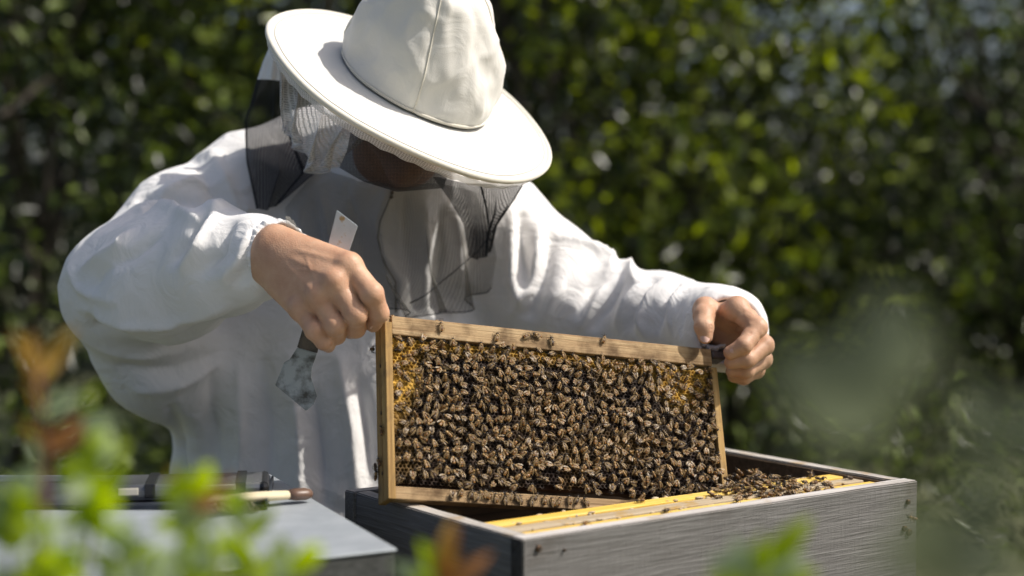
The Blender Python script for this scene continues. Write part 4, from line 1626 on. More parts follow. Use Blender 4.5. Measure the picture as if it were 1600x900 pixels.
# body: head and hands are one skin joined through the arms inside the sleeves
def body():
    parts = [head(), left_hand(), right_hand()]
    # arms and trunk inside the clothes, coarse, so that the figure is continuous
    f = Field((-0.80, 1.95, 0.75), (0.56, 2.72, 1.60), 0.010)
    sh_l, el_l, wr_l = a3(400, 305, 2.46), a3(190, 445, 2.28), a3(400, 404, 2.05)
    sh_r, el_r, wr_r = a3(765, 375, 2.47), a3(940, 505, 2.46), a3(1118, 512, 2.30)
    f.cone(sh_l, el_l, .055, .045, .02); f.cone(el_l, wr_l, .043, .027, .02)
    f.cone(sh_r, el_r, .055, .045, .02); f.cone(el_r, wr_r, .043, .027, .02)
    f.cone(sh_l, sh_r, .06, .06, .03)
    f.cone(a3(590, 345, 2.47), a3(525, 800, 2.50), .13, .15, .04, (CF, .6))
    f.cone(a3(600, 330, 2.46), a3(606, 300, 2.42), .06, .058, .03)
    P, Q = f.mesh()
    parts.append((smooth_v(P, Q, 1), Q))
    V, F_, o = [], [], 0
    for P, Q in parts:
        V.append(P); F_.append(Q + o); o += len(P)
    return fast_mesh('body', np.concatenate(V), np.concatenate(F_))


bodyo = plink('body', body(), MAT['skin'])
# fingernails
for (c, d, nr, w_, l_) in [
    (at(1139, 550, 2.1035), at(1141, 551, 2.11) - at(1160, 541, 2.10), -C_F + C_U * .25, .0058, .0062),
    (at(1102, 527, 2.1195), at(1102, 527, 2.128) - at(1100, 511, 2.132), -C_F + C_U * .1, .0066, .0066),
    (at(586, 509, 1.930), at(583, 508, 1.942) - at(592, 490, 1.92), -C_F * .6 + C_R * .8, .0060, .0062),
]:
    o = plink('fingernail', nail_patch(c, d, nr, w_, l_), MAT['nail'], bodyo)
    o.matrix_parent_inverse = Matrix.Identity(4)


# ------------------------------------------------------------------ hat
HATM = basis(BC, SIDE, HN.cross(SIDE) * 1.0, HN)
hat = empty('hat')
hat.parent = person
hat.matrix_parent_inverse = Matrix.Translation(-PO)
hat.matrix_world = HATM
RB = .2160


def lathe(prof, n, fn=None, closed=False):
    V, Q = [], []
    k = len(prof)
    for i in range(n):
        a = 2 * math.pi * i / n
        for (r, z) in prof:
            p = Vector((r * math.cos(a), r * math.sin(a), z))
            V.append(fn(p, a, r, z) if fn else p)
    for i in range(n):
        for j in range(k - (0 if closed else 1)):
            Q.append((i * k + j, ((i + 1) % n) * k + j, ((i + 1) % n) * k + (j + 1) % k, i * k + (j + 1) % k))
    return V, Q


def brim_z(a, r):
    return -.010 * ((r / RB) ** 2) + .0022 * (r / RB) ** 2 * math.sin(2 * a + .6) + .0015 * (r / RB) ** 3 * math.sin(5 * a + 1)


def bfn(p, a, r, z):
    return Vector((p.x, p.y, z + brim_z(a, r) + .0005 * noise.noise(Vector((p.x * 30, p.y * 30, 0)))))


rs = np.linspace(.088, RB - .004, 16)
prof = [(r, .0016) for r in rs] + [(r, -.0016) for r in rs[::-1]]
V, Q = lathe(prof, 160, bfn, True)
brim = link('brim', mesh('brim', V, Q), MAT['hat'], hat)
prof = [(RB - .004 + .0042 * math.cos(t), .0044 * math.sin(t)) for t in np.linspace(0, 2 * math.pi, 10, endpoint=False)]
V, Q = lathe(prof, 180, lambda p, a, r, z: Vector((p.x, p.y, z + brim_z(a, RB - .004) + .0003 * math.sin(a * 90))), True)
link('brim_piping', mesh('brim_piping', V, Q), MAT['piping'], brim)
for rr_ in (RB - .0125,):
    prof = [(rr_ + .0006 * math.cos(t), .0020 + .0005 * math.sin(t)) for t in np.linspace(0, 2 * math.pi, 5, endpoint=False)]
    V, Q = lathe(prof, 200, bfn, True)
    link('stitch_line', mesh('stitch_line', V, Q), MAT['stitch'], brim)
# crown: panels sewn together, soft and a little dented
HC = .166


def crown_pt(a, t):
    """t 0 base .. 1 top centre"""
    th = t * math.pi / 2
    z = .002 + HC * math.sin(th) ** 1.06
    r = .1085 * math.cos(th) ** .74
    # four seams pull inwards, panels bulge between them
    ph = (a - SEAM) * 2
    seam = math.exp(-((math.sin(ph) / .10) ** 2))
    r *= 1 - .018 * seam + .022 * (1 - abs(math.cos(ph))) 
    x, y = r * math.cos(a), r * math.sin(a)
    q = Vector((x * 11, y * 11, z * 7))
    d = .012 * noise.noise(q * .9 + Vector((2, 5, 1))) + .007 * noise.noise(q * 1.9 + Vector((4, 1, 0))) + .003 * (1 - abs(noise.noise(q * 2.6 + Vector((0, 3, 8))))) ** 4 + .0022 * noise.noise(q * 5.0)
    # gathers just above the base seam and vertical creases
    d += .0013 * math.sin(a * 26 + 3 * math.sin(a * 3)) * math.exp(-z / .018) + .0022 * math.sin(a * 9 + z * 30) * math.sin(min(1, t / .72) * math.pi) * .6
    d *= min(1, t * 9)
    k = 1 + d / max(r, .03)
    sh = LEAN * (-.034 * (z / .15) ** 1.3)
    return Vector((x * k + sh.x, y * k + sh.y, z + d * .4))


SEAM = math.atan2(*( (lambda q: (q.y, q.x))(HATM.inverted() @ at(634, 195, 2.12)) ))
LEAN = HATM.inverted().to_3x3() @ C_R
V, Q = [], []
na, nt_ = 160, 48
for i in range(na):
    for j in range(nt_):
        V.append(crown_pt(2 * math.pi * i / na, j / (nt_ - 1) * .995))
for i in range(na):
    for j in range(nt_ - 1):
        Q.append((i * nt_ + j, ((i + 1) % na) * nt_ + j, ((i + 1) % na) * nt_ + j + 1, i * nt_ + j + 1))
crown = link('crown', mesh('crown', V, Q), MAT['crown'], hat)
for k in range(4):
    a = SEAM + k * math.pi / 2
    pts = [crown_pt(a, t) * 1.0 for t in np.linspace(0.0, .99, 40)]
    pts = [p + Vector((math.cos(a), math.sin(a), 0)) * .0006 for p in pts]
    V, Q = tube(pts, .0011, 6)
    link('seam', mesh('seam', V, Q), MAT['piping'], crown)
pts = [crown_pt(a, 0.012) + Vector((math.cos(a), math.sin(a), 0)) * .001 + Vector((0, 0, .001)) for a in np.linspace(0, 2 * math.pi, 121)]
V, Q = tube(pts, .0016, 6, False)
link('base_seam', mesh('base_seam', V, Q), MAT['piping'], crown)


# ------------------------------------------------------------------ veil
def patch(name, m, rows, nu, nv, depthfn, parent=person, scale=720, pleat=0.0, kp=20.0, pd=.006):
    """sheet through pixel rows: rows = list of polylines (top..bottom), each a list of (px, py)"""
    def resample(pl, n):
        pl = np.array(pl, float)
        L_ = np.concatenate([[0], np.cumsum(np.linalg.norm(np.diff(pl, axis=0), axis=1))])
        t = np.linspace(0, L_[-1], n)
        return np.stack([np.interp(t, L_, pl[:, 0]), np.interp(t, L_, pl[:, 1])], 1)
    R_ = np.stack([resample(r, nu) for r in rows])
    T = np.linspace(0, len(rows) - 1, nv)
    G_ = np.zeros((nv, nu, 2))
    for j, t in enumerate(T):
        i = min(int(t), len(rows) - 2); s = t - i
        s = s * s * (3 - 2 * s) * .3 + s * .7
        G_[j] = R_[i] * (1 - s) + R_[i + 1] * s
    V, Q, UV = [], [], []
    for j in range(nv):
        for i in range(nu):
            px, py = G_[j, i]
            D = depthfn(px, py, i / (nu - 1), j / (nv - 1))
            u, v = i / (nu - 1), j / (nv - 1)
            UV.append((px / 1600 * scale, py / 1600 * scale))
            if pleat:                        # soft hanging folds that double back on themselves
                wd_ = np.linalg.norm(G_[j, -1] - G_[j, 0])
                e = min(1, 6 * u, 6 * (1 - u)) * (.35 + .65 * v) * min(1, wd_ / 110)
                ph_ = u * kp + 1.6 * math.sin(u * 5 + 1.3) + .9 * v
                px += pleat * e * math.sin(ph_); py += .35 * pleat * e * math.sin(ph_ * .7 + 2)
                D += pd * e * math.cos(ph_)
            V.append(at(px, py, D))
    for j in range(nv - 1):
        for i in range(nu - 1):
            Q.append((j * nu + i, (j + 1) * nu + i, (j + 1) * nu + i + 1, j * nu + i + 1))
    me = mesh(name, V, Q)
    uv = me.uv_layers.new(name='UVMap')
    for l in me.loops:
        uv.data[l.index].uv = UV[l.vertex_index]
    o = plink(name, me, m)
    if parent is not person:
        o.parent = parent
        o.matrix_parent_inverse = Matrix.Identity(4)
    return o, [V[j * nu:(j + 1) * nu] for j in range(nv)]


def jd(px, py, off=.012, fall=2.40):
    l = JT.ray_cast(CAM, ray(px, py))[0]
    return ((l - CAM).dot(C_F) if l is not None else fall) - off


def ring_pts(row, r, name, m, parent, n=6):
    V, Q = tube(row, r, n)
    o = plink(name, mesh(name, V, Q), m, parent)
    o.matrix_parent_inverse = Matrix.Identity(4)


def wob(px, py, a, s):
    return a * noise.noise(Vector((px * s, py * s, 3)))


def drape_min(px, py):
    return min(jd(px + a, py + b, 0) for a, b in ((0, 0), (14, 0), (-14, 0), (0, 14), (0, -14)))


# grey front net hanging over the chest
front, rows_ = patch('front_veil', MAT['grey_net'],
                     [[(498, 262), (560, 282), (620, 292), (690, 286), (742, 300)],
                      [(445, 325), (520, 345), (600, 350), (690, 350), (766, 352)],
                      [(452, 400), (530, 420), (610, 430), (690, 425), (776, 400)],
                      [(520, 470), (570, 486), (640, 490), (705, 490), (768, 450)]],
                     150, 56, lambda px, py, u, v: drape_min(px, py) - .020 - wob(px, py, .006, .02), pleat=17, kp=34, pd=.007)
ring_pts(rows_[-1], .0008, 'hem', MAT['hem'], front)
# black panel at the right, falling from the brim
rp, rows_ = patch('side_veil', MAT['black_net'],
                  [[(676, 276), (722, 284), (770, 290), (816, 290)],
                   [(702, 312), (738, 326), (772, 334), (800, 316)],
                   [(724, 350), (742, 362), (760, 368), (776, 352)],
                   [(732, 400), (744, 406), (756, 404), (768, 388)]],
                  90, 36, lambda px, py, u, v: (2.23 + .0 * u) * (1 - v) + (drape_min(px, py) - .030) * v - .004 * math.sin(u * 14) * (1 - abs(2 * v - 1)), pleat=12, kp=24)
ring_pts([r[-1] for r in rows_], .0010, 'hem', MAT['hem'], rp)
V, Q = tube([at(752, 292, 2.225), at(760, 325, 2.24), at(764, 350, 2.27)], .0016, 6)
o = plink('hem', mesh('hem', V, Q), MAT['hem'], rp); o.matrix_parent_inverse = Matrix.Identity(4)
# thin second hem crossing the grey net
V, Q = tube([at(px, py, jd(px, py, .028)) for (px, py) in [(806, 308), (780, 345), (748, 392), (700, 432), (664, 462), (640, 474)]], .0009, 6)
o = plink('hem', mesh('hem', V, Q), MAT['hem'], rp); o.matrix_parent_inverse = Matrix.Identity(4)
# black panel at the left, behind the ear
lp, rows_ = patch('side_veil', MAT['black_net'],
                  [[(404, 122), (420, 120), (438, 122), (446, 130)],
                   [(384, 190), (412, 196), (440, 200), (462, 216)],
                   [(386, 250), (415, 262), (450, 268), (494, 268)],
                   [(402, 326), (412, 328), (424, 326), (436, 318)]],
                  100, 44, lambda px, py, u, v: min(jd(px, py, .014, 2.42), 2.42) * min(1, v * 1.2) + 2.36 * (1 - min(1, v * 1.2)) - .006 * math.sin(u * 12 + v * 2) - .012, pleat=12, kp=20)
ring_pts([r[0] for r in rows_], .0016, 'hem', MAT['hem'], lp)
ring_pts([r[-1] for r in rows_], .0009, 'hem', MAT['hem'], lp)
# pale cloth of the hood behind the brim
hd, rows_ = patch('hood_back', MAT['jacket'],
                  [[(424, 66), (430, 64), (436, 62), (450, 60)], [(411, 96), (420, 94), (434, 92), (452, 92)], [(402, 124), (418, 124), (434, 126), (456, 126)]],
                  16, 14, lambda px, py, u, v: 2.33 - .03 * math.sin(u * 3) - .004 * math.sin(u * 20))
# dark net before the face, brim to collar; added to deepen the brim's shade
fv, rows_ = patch('face_veil', MAT['black_net'],
                  [[(548, 206), (590, 226), (640, 252), (700, 274)], [(542, 236), (584, 256), (640, 275), (696, 284)], [(530, 262), (568, 284), (620, 300), (694, 294)]],
                  24, 16, lambda px, py, u, v: 2.085 + .02 * abs(u - .6) + .05 * v * v - .004 * math.sin(u * 12))
# white net gathered under the left of the brim
inv = HATM.inverted()


def brim_depth(px, py):
    d = ray(px, py)
    t = (BC - CAM).dot(HN) / d.dot(HN)
    return (d * t).dot(C_F)


wn, rows_ = patch('white_veil', MAT['white_net'],
                  [[(434, 84), (466, 132), (510, 172), (578, 212)],
                   [(437, 120), (464, 165), (505, 200), (572, 216)],
                   [(437, 165), (458, 200), (496, 230), (556, 230)],
                   [(442, 198), (466, 226), (486, 262), (500, 270), (536, 246)]],
                  130, 36, lambda px, py, u, v: (2.20 + .0 * u) - .03 * math.sin(math.pi * min(1, v * 1.1)) * (1 - .5 * u) - .018 * u - .007 * math.sin(u * 22 + v * 3) * v - wob(px, py, .006, .03), pleat=13, kp=30, pd=.008)
ring_pts(rows_[-1], .0018, 'net_hem', MAT['white_net'], wn)
# narrow net strip sewn under the brim edge
V, Q, UV = [], [], []
nn_ = 140
for i in range(nn_):
    a = 2 * math.pi * i / nn_
    for j, (r, z) in enumerate(((RB - .004, -.004), (RB - .006, -.010), (RB - .011, -.0165))):
        V.append(Vector((r * math.cos(a), r * math.sin(a), z + brim_z(a, RB) + .0012 * math.sin(a * 40 + j)))); UV.append((i * 4.2, j * 4.0))
for i in range(nn_):
    for j in range(2):
        i2 = (i + 1) % nn_
        Q.append((i * 3 + j, i2 * 3 + j, i2 * 3 + j + 1, i * 3 + j + 1))
me = mesh('net_strip', V, Q)
uvl = me.uv_layers.new(name='UVMap')
for l in me.loops: uvl.data[l.index].uv = UV[l.vertex_index]
link('net_strip', me, MAT['white_net'], brim)
# jacket zip and flap edge under the net
pts = [hit(px, py, JT) for (px, py) in [(614, 296), (606, 318), (594, 345), (590, 372), (600, 410), (618, 440), (619, 488)]]
pts = [p - C_F * .001 for p in pts if p]
V, Q = tube(pts, .0014, 6)
plink('zip', mesh('zip', V, Q), MAT['ziptape'])
for (px, py) in ((613, 301), (612, 308)):
    p = hit(px, py, JT)
    if p:
        bm = bmesh.new(); bmesh.ops.create_icosphere(bm, subdivisions=1, radius=.0032, matrix=Matrix.Translation(p - C_F * .003))
        plink('zip_slider', bm_mesh('zip_slider', bm, True), MAT['screw'])

# trousers and boots, below the picture
V, Q = [], []
for (x0, x1) in ((410, 400), (610, 620)):
    a, b = at(x0, 880, 2.52), at(x1, 900, 2.56)
    pts = [Vector((a.x, a.y, .95)), Vector((a.x, a.y + .02, .75)), Vector((b.x, b.y, .5)), Vector((b.x, b.y + .02, .12))]
    v, q = tube(pts, [.13, .115, .09, .085], 20)
    plink('trouser_leg', mesh('trouser_leg', v, q), MAT['trousers'])
    v, q = tube([Vector((b.x, b.y + .06, .045)), Vector((b.x, b.y, .05)), Vector((b.x, b.y - .12, .045)), Vector((b.x, b.y - .19, .03))], [.045, .055, .05, .02], 16)
    plink('boot', mesh('boot', v, q), MAT['boot'])
# ------------------------------------------------------------------ hive tool in the hand
def extrude_px(name, poly, D, dD, thick, m, parent=None):
    """plate whose outline is given by pixels, lying on a plane that deepens by dD per 100 px downwards"""
    bm = bmesh.new()
    pts = [at(x, y, D + dD * (y - 470) / 100) for (x, y) in poly]
    n = (pts[1] - pts[0]).cross(pts[2] - pts[0]).normalized()
    if n.dot(C_F) < 0: n = -n
    vs_ = [bm.verts.new(p) for p in pts]
    f = bm.faces.new(vs_)
    g = bmesh.ops.extrude_face_region(bm, geom=[f])
    bmesh.ops.translate(bm, verts=[v for v in g['geom'] if isinstance(v, bmesh.types.BMVert)], vec=n * thick)
    bmesh.ops.recalc_face_normals(bm, faces=bm.faces)
    bmesh.ops.bevel(bm, geom=[e for e in bm.edges if e.calc_face_angle(0) > .6], offset=.0006, segments=2, affect='EDGES')
    return bm


TD = 1.968
tool = empty('hive_tool', Matrix.Translation(at(490, 500, TD)))
TO = tool.matrix_world.translation.copy()
tag(tool, 'steel hive tool with hooked end gripped in the hand at left', 'hive tool')


def tpart(name, poly, D, th, m):
    bm = extrude_px(name, poly, D, 0.006, th, m)
    bmesh.ops.translate(bm, verts=bm.verts, vec=-TO)
    return link(name, bm_mesh(name, bm), m, tool)


tpart('blade', [(526, 328), (559, 353), (543, 400), (531, 430), (500, 420), (512, 384)], TD, .003, MAT['tool'])
tpart('grip', [(500.5, 420.5), (530.5, 430.5), (497, 545), (495.5, 552), (464, 543)], TD - .0006, .0042, MAT['toolgrip'])
tpart('hook', [(464.2, 543.5), (495.3, 552.4), (487, 575), (486, 590), (495, 619), (490, 632), (478, 642), (454, 622), (430, 602), (444, 566), (452, 562)], TD, .003, MAT['hook'])

# ------------------------------------------------------------------ neighbouring hive with metal lid, left foreground
Z_LID = CAM.z - (857 - 330) / F * 1.62
cnr = on_plane(621, 857, Z_LID)
e1 = on_plane(454, 759, Z_LID) - cnr; e1.z = 0
e2 = on_plane(300, 893, Z_LID) - cnr; e2.z = 0
X1 = e1.normalized()
Y1 = Vector((-X1.y, X1.x, 0))
if Y1.dot(e2) < 0: Y1 = -Y1
print('lid angle', math.degrees(e1.angle(e2)), 'z', Z_LID, 'len', e1.length)
X2 = e2.normalized()
LIDM = basis(Vector((cnr.x, cnr.y, 0)), X1, X2, Vector((0, 0, 1)))
nb = empty('neighbour_hive', Matrix.Translation((cnr.x, cnr.y, 0)))
tag(nb, 'second hive with pale galvanised metal lid in the left foreground', 'beehive')


def lid_prism(name, x0, x1, y0, y1, z0, z1, m, bev, parent=nb):
    bm = bmesh.new()
    box_bm(bm, (0, 0, 0), (1, 1, 1))
    for v in bm.verts:
        x = x0 + (x1 - x0) * v.co.x; y = y0 + (y1 - y0) * v.co.y; z = z0 + (z1 - z0) * v.co.z
        p = X1 * x + X2 * y; v.co = (p.x, p.y, z)
    bmesh.ops.recalc_face_normals(bm, faces=bm.faces)
    bmesh.ops.bevel(bm, geom=list(bm.edges), offset=bev, segments=3, affect='EDGES')
    return link(name, bm_mesh(name, bm), m, parent)


LX, LY = .50, .78
lid = lid_prism('lid', 0, LX, 0, LY, Z_LID - .003, Z_LID, MAT['galv'], .001)
lid_prism('lid_rim', .0015, LX - .0015, .0015, LY - .0015, Z_LID - .075, Z_LID - .0034, MAT['darkbody'], .003)
lid_prism('hive_body', .02, LX - .02, .02, LY - .02, .0, Z_LID - .076, MAT['darkbody'], .003)


def lid_pt(px, py, dz=0.0):
    return on_plane(px, py, Z_LID + dz)


# dark shallow tray at the back of the lid
def tray():
    o = empty('metal_tray', Matrix.Translation(lid_pt(200, 780)))
    tag(o, 'blue-black shallow metal tray lying on the galvanised lid', 'tray')
    O = o.matrix_world.translation
    q = [lid_pt(-40, 797), lid_pt(418, 797), lid_pt(428, 757), lid_pt(-40, 757)]
    def prism(name, pts, z0, z1, m, bev=.001):
        bm = bmesh.new()
        a = [bm.verts.new((p.x - O.x, p.y - O.y, z0 - O.z)) for p in pts]
        b = [bm.verts.new((p.x - O.x, p.y - O.y, z1 - O.z)) for p in pts]
        bm.faces.new(a); bm.faces.new(b)
        for k in range(len(pts)):
            bm.faces.new((a[k], a[(k + 1) % len(pts)], b[(k + 1) % len(pts)], b[k]))
        bmesh.ops.recalc_face_normals(bm, faces=bm.faces)
        bmesh.ops.bevel(bm, geom=list(bm.edges), offset=bev, segments=2, affect='EDGES')
        return link(name, bm_mesh(name, bm), m, o)
    prism('tray_base', q, Z_LID + .0004, Z_LID + .0035, MAT['traydark'])
    c = sum(q, Vector()) / 4
    for k in range(4):
        a, b = q[k], q[(k + 1) % 4]
        d = (b - a).normalized(); nrm = Vector((-d.y, d.x, 0))
        if nrm.dot(c - a) < 0: nrm = -nrm
        z1 = Z_LID + (.012 if k != 0 else .006)
        prism('tray_rim', [a + d * .004, b - d * .004, b - d * .004 + nrm * .003, a + d * .004 + nrm * .003], Z_LID + .0037, z1, MAT['trayrim' if k == 2 else 'traydark'], .0008)


tray()


# glossy flat tin with rounded ends
def tin():
    c = lid_pt(296, 770, .006)
    xa = (lid_pt(400, 767) - lid_pt(200, 772)); xa.z = 0
    ln = xa.length * 1.22; xa.normalize()
    ya = Vector((-xa.y, xa.x, 0))
    o = empty('flat_tin', basis(Vector((c.x, c.y, Z_LID + .0042)), xa, ya, Vector((0, 0, 1))))
    tag(o, 'glossy dark flat tin with rounded ends resting in the tray', 'tin')
    h, dp = .019, .085
    box('tin_body', (-ln / 2, -dp / 2, 0), (ln / 2, dp / 2, h), MAT['tin'], o, .006)
    for x in (-.23, .33):
        box('band', (x * ln - .006, -dp / 2 - .0012, .004), (x * ln + .006, dp / 2 + .0012, h + .0012), MAT['tinblack'], o, .001)
    box('pale_patch', (-.42 * ln, -dp / 2 - .001, .008), (-.30 * ln, -dp / 2 + .002, .016), MAT['tinlabel'], o, .0005)
    box('pale_patch', (.08 * ln, -dp / 2 - .001, .012), (.30 * ln, -dp / 2 + .002, .018), MAT['tinlabel'], o, .0005)
    box('dark_cap', (.44 * ln, -dp / 2 - .002, .002), (.505 * ln, dp / 2 + .002, h + .001), MAT['tinblack'], o, .006)


tin()


# bee brush with pale handle and brown end
def brush():
    a, b = lid_pt(290, 783, .016), lid_pt(488, 771, .010)
    xa = (b - a); ln = xa.length; xa.normalize()
    ya = Vector((0, 0, 1)).cross(xa).normalized(); za = xa.cross(ya)
    o = empty('bee_brush', basis(a, xa, ya, za))
    tag(o, 'wooden bee brush with brown tipped pale handle lying across the lid', 'brush')
    V, Q = tube([(x * ln, 0, 0) for x in (0, .08, .3, .6, .8)], [.005, .0075, .008, .0085, .0075], 14)
    for v in V: v.z *= .7
    link('handle', mesh('handle', V, Q), MAT['brushwood'], o)
    V, Q = tube([(x * ln, 0, 0) for x in (.801, .86, .94, .985, 1.0)], [.0076, .0095, .0095, .007, .002], 14)
    for v in V: v.z *= .75
    link('handle_end', mesh('handle_end', V, Q), MAT['brushend'], o)
    rq = random.Random(4)
    V, Q = [], []
    for k in range(260):
        x = rq.uniform(.0, .50) * ln
        p0 = Vector((x, rq.uniform(-.004, .004), -.003)); p1 = p0 + Vector((rq.uniform(-.004, .004), rq.uniform(-.004, .004) - .028, -.008))
        v, q = tube([p0, p1], [.0006, .0003], 3, False)
        Q += [tuple(i + len(V) for i in f) for f in q]; V += v
    tag(link('bristles', mesh('bristles', V, Q), MAT['bristle'], o), kind='stuff')


brush()

# ------------------------------------------------------------------ foreground plants
def leaf_mesh(name, m, wide=.36, curl=.18):
    """unit leaf along +x with midrib fold, pointed tip"""
    V, Q = [], []
    n = 9
    for i in range(n):
        t = i / (n - 1)
        w_ = wide * math.sin(math.pi * t ** .85) ** .9 * (1 - .25 * t) + .004
        z = curl * math.sin(t * 2.4) - curl * .5 * t * t
        for s in (-1, -.5, 0, .5, 1):
            V.append((t, s * w_, z + .22 * w_ * abs(s) + .012 * math.sin(t * 19 + s)))
    for i in range(n - 1):
        for j in range(4):
            Q.append((i * 5 + j, (i + 1) * 5 + j, (i + 1) * 5 + j + 1, i * 5 + j + 1))
    me = mesh(name, V, Q)
    me.materials.append(MAT[m])
    return me


LEAF = {k: leaf_mesh('leaf_' + k, k, w_) for k, w_ in (('sprig', .22), ('sprig_pale', .24), ('sprig_red', .17), ('sprig_orange', .16), ('sage', .40))}


def sprig(name, label, cat, D, stem, leaves, stem_mat='gtwig', r0=.0022, group=None):
    """stem: pixel polyline bottom..top; leaves: (px0, py0, px1, py1, kind, depth offset, roll)"""
    base = at(*stem[0], D)
    o = empty(name, Matrix.Translation((base.x, base.y, 0)))
    tag(o, label, cat, group)
    O = o.matrix_world.translation
    pts = [Vector((base.x, base.y + .01, 0)), Vector((base.x, base.y, base.z * .6))] + [at(px, py, D) for (px, py) in stem]
    V, Q = tube([p - O for p in pts], [r0 * 1.4, r0 * 1.2] + [r0 * (1 - .7 * i / len(stem)) for i in range(len(stem))], 8)
    link('stem', mesh('stem', V, Q), MAT[stem_mat], o)
    for (x0, y0, x1, y1, kind, dd, roll) in leaves:
        a, b = at(x0, y0, D), at(x1, y1, D + dd)
        xa = b - a; ln = xa.length; xa.normalize()
        ya = (C_F * math.cos(roll) + C_R * math.sin(roll)).cross(xa).normalized()
        za = xa.cross(ya)
        if za.z < 0: ya, za = -ya, -za
        link('leaf', LEAF[kind], None, o, basis(a - O, xa * ln, ya * ln, za * ln))
    return o


r3 = random.Random(21)


def auto_leaves(stem, n, ln, kinds, spread=1.0):
    out = []
    for k in range(n):
        t = r3.uniform(.15, 1) * (len(stem) - 1)
        i = min(int(t), len(stem) - 2); s = t - i
        x = stem[i][0] * (1 - s) + stem[i + 1][0] * s; y = stem[i][1] * (1 - s) + stem[i + 1][1] * s
        an = r3.uniform(-.3, math.pi + .3) if k % 4 else math.pi / 2 + r3.uniform(-.3, .3)
        l_ = ln * r3.uniform(.7, 1.2)
        out.append((x, y, x + math.cos(an) * l_ * spread, y - math.sin(an) * l_, r3.choice(kinds), r3.uniform(-.03, .03), r3.uniform(-.9, .9)))
    return out


SG = ['sprig', 'sprig', 'sprig', 'sprig_pale']
PG = 'blurred foreground sprigs along the bottom'
s_ = [(120, 960), (140, 860), (150, 780), (148, 700)]
sprig('leafy_sprig', 'tall bright green sprig in front of the metal lid at far left', 'plant', .94, s_,
      auto_leaves(s_, 16, 66, SG) + [(150, 790, 146, 690, 'sprig', 0, .3), (150, 800, 196, 720, 'sprig', .0, -.4), (148, 780, 110, 720, 'sprig_pale', 0, .6)], group=PG)
s_ = [(300, 980), (296, 900), (288, 830), (284, 770)]
sprig('leafy_sprig', 'green sprig with a red tip before the bee brush', 'plant', .95, s_,
      auto_leaves(s_, 16, 62, SG) + [(284, 790, 286, 720, 'sprig', 0, .2), (300, 820, 330, 745, 'sprig_red', 0, .3), (318, 800, 366, 742, 'sprig_red', 0, -.3), (290, 800, 262, 730, 'sprig_orange', 0, .2)], group=PG)
s_ = [(400, 990), (392, 920), (384, 850), (380, 800)]
sprig('leafy_sprig', 'lime green sprig over the front edge of the metal lid', 'plant', .97, s_,
      auto_leaves(s_, 15, 60, SG) + [(384, 840, 352, 776, 'sprig', 0, .3), (384, 850, 430, 790, 'sprig', 0, -.3)], group=PG)
s_ = [(220, 990), (222, 930), (226, 880)]
sprig('leafy_sprig', 'low pale sprig at the bottom between two taller green ones', 'plant', .90, s_, auto_leaves(s_, 15, 64, ['sprig', 'sprig_pale', 'sprig_pale']), group=PG)
s_ = [(20, 990), (18, 900), (12, 830), (8, 770)]
sprig('leafy_sprig', 'yellow-green sprig cut by the left edge of the picture', 'plant', .93, s_, auto_leaves(s_, 16, 66, SG), group=PG)
for (x, y, lab, d_) in [(70, 800, 'short lime sprig low at the left between edge and tallest sprig', .90), (190, 830, 'short lime sprig beside the tallest green one', .97),
                        (345, 850, 'short lime sprig right of the red tipped one', .92), (455, 880, 'rightmost low sprig before the lid corner', .95)]:
    s_ = [(x + 6, y + 170), (x + 3, y + 90), (x, y + 20)]
    sprig('leafy_sprig', lab, 'plant', d_, s_, auto_leaves(s_, 13, 58, SG), group=PG)
# reddish shoot above them at the far left
s_ = [(60, 960), (66, 820), (70, 700), (62, 620), (58, 580)]
sprig('red_shoot', 'reddish shoot with orange top leaves at the far left', 'plant', .92, s_,
      [(58, 600, 14, 515, 'sprig_orange', 0, .3), (60, 596, 118, 512, 'sprig_orange', 0, -.4), (58, 590, 52, 520, 'sprig_orange', .01, 0), (66, 650, 34, 590, 'sprig_orange', 0, .4),
       (68, 650, 130, 612, 'sprig_pale', 0, .3), (70, 700, 140, 650, 'sprig_red', 0, .2), (70, 705, 150, 668, 'sprig_red', .01, -.5), (66, 700, 26, 655, 'sprig_orange', 0, .3),
       (120, 665, 190, 655, 'sprig_pale', .0, .3), (128, 640, 160, 600, 'sprig', 0, .2), (66, 730, 40, 680, 'sprig_pale', 0, .3)], 'twig', .003)
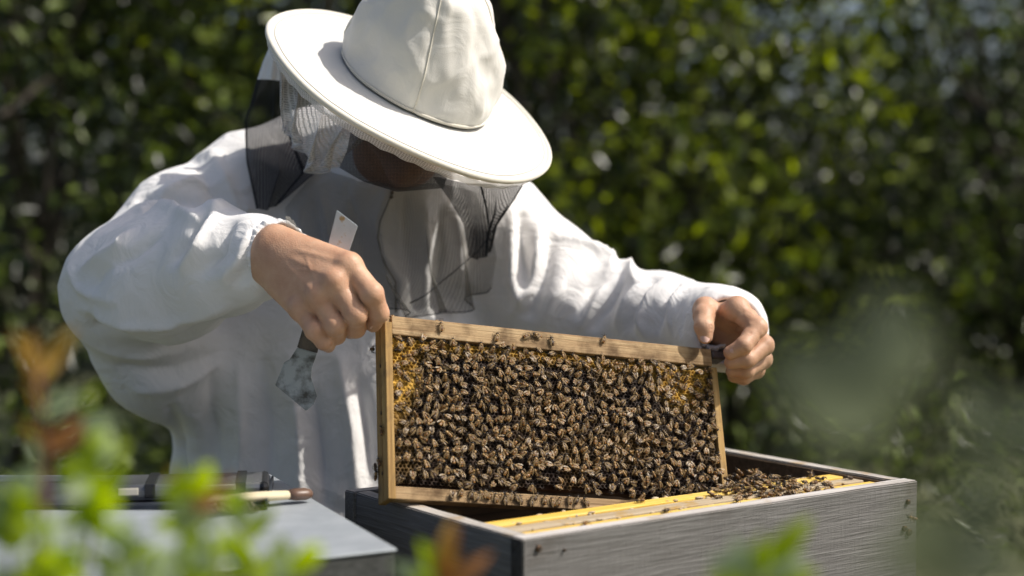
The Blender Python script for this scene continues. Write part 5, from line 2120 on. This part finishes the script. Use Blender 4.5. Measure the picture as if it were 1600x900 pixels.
# centre
s_ = [(690, 990), (686, 930), (684, 890)]
sprig('leafy_sprig', 'sprig with an orange leaf in front of the near hive corner', 'plant', .98, s_,
      [(686, 910, 652, 842, 'sprig', 0, .3), (686, 905, 668, 850, 'sprig', 0, -.3), (690, 915, 708, 806, 'sprig_orange', 0, .2), (692, 920, 716, 820, 'sprig_red', 0, .2),
       (690, 930, 770, 862, 'sprig_red', 0, .3), (686, 930, 610, 880, 'sprig_pale', 0, .2), (690, 925, 740, 880, 'sprig', 0, -.2), (686, 920, 640, 890, 'sprig', .01, .3)], group=PG)
# right of centre
s_ = [(1190, 1000), (1186, 930), (1184, 890)]
sprig('leafy_sprig', 'pale green sprig in front of the grey hive face', 'plant', .93, s_,
      [(1186, 900, 1140, 840, 'sprig_pale', 0, .2), (1186, 905, 1105, 872, 'sprig_pale', 0, .4), (1190, 900, 1190, 830, 'sprig', 0, .3), (1190, 905, 1262, 866, 'sprig_pale', 0, .3),
       (1196, 880, 1268, 806, 'sprig', 0, .2), (1188, 915, 1230, 850, 'sprig', 0, -.3), (1190, 925, 1280, 890, 'sprig', 0, .4), (1184, 920, 1096, 900, 'sprig', 0, -.4)], group=PG)
# very near sage-coloured leaves, out of focus at the right
s_ = [(1500, 1250), (1470, 960), (1440, 760), (1400, 600)]
sprig('near_branch', 'out of focus grey-green branch very close at the right', 'plant', .47, s_,
      [(1400, 620, 1385, 440, 'sage', 0, .2), (1410, 660, 1190, 560, 'sage', .01, .4), (1440, 780, 1500, 960, 'sage', 0, .2), (1450, 860, 1380, 940, 'sage', .02, -.4)], 'gtwig', .0012)
s_ = [(1640, 1200), (1610, 960), (1580, 780), (1570, 690)]
sprig('near_branch', 'out of focus grey-green branch cut by the lower right corner', 'plant', .50, s_,
      [(1570, 700, 1500, 600, 'sage', 0, .2), (1580, 800, 1500, 720, 'sage', .01, .4), (1590, 860, 1460, 880, 'sage', 0, -.3), (1575, 720, 1660, 620, 'sage', 0, .3)], 'gtwig', .0012)
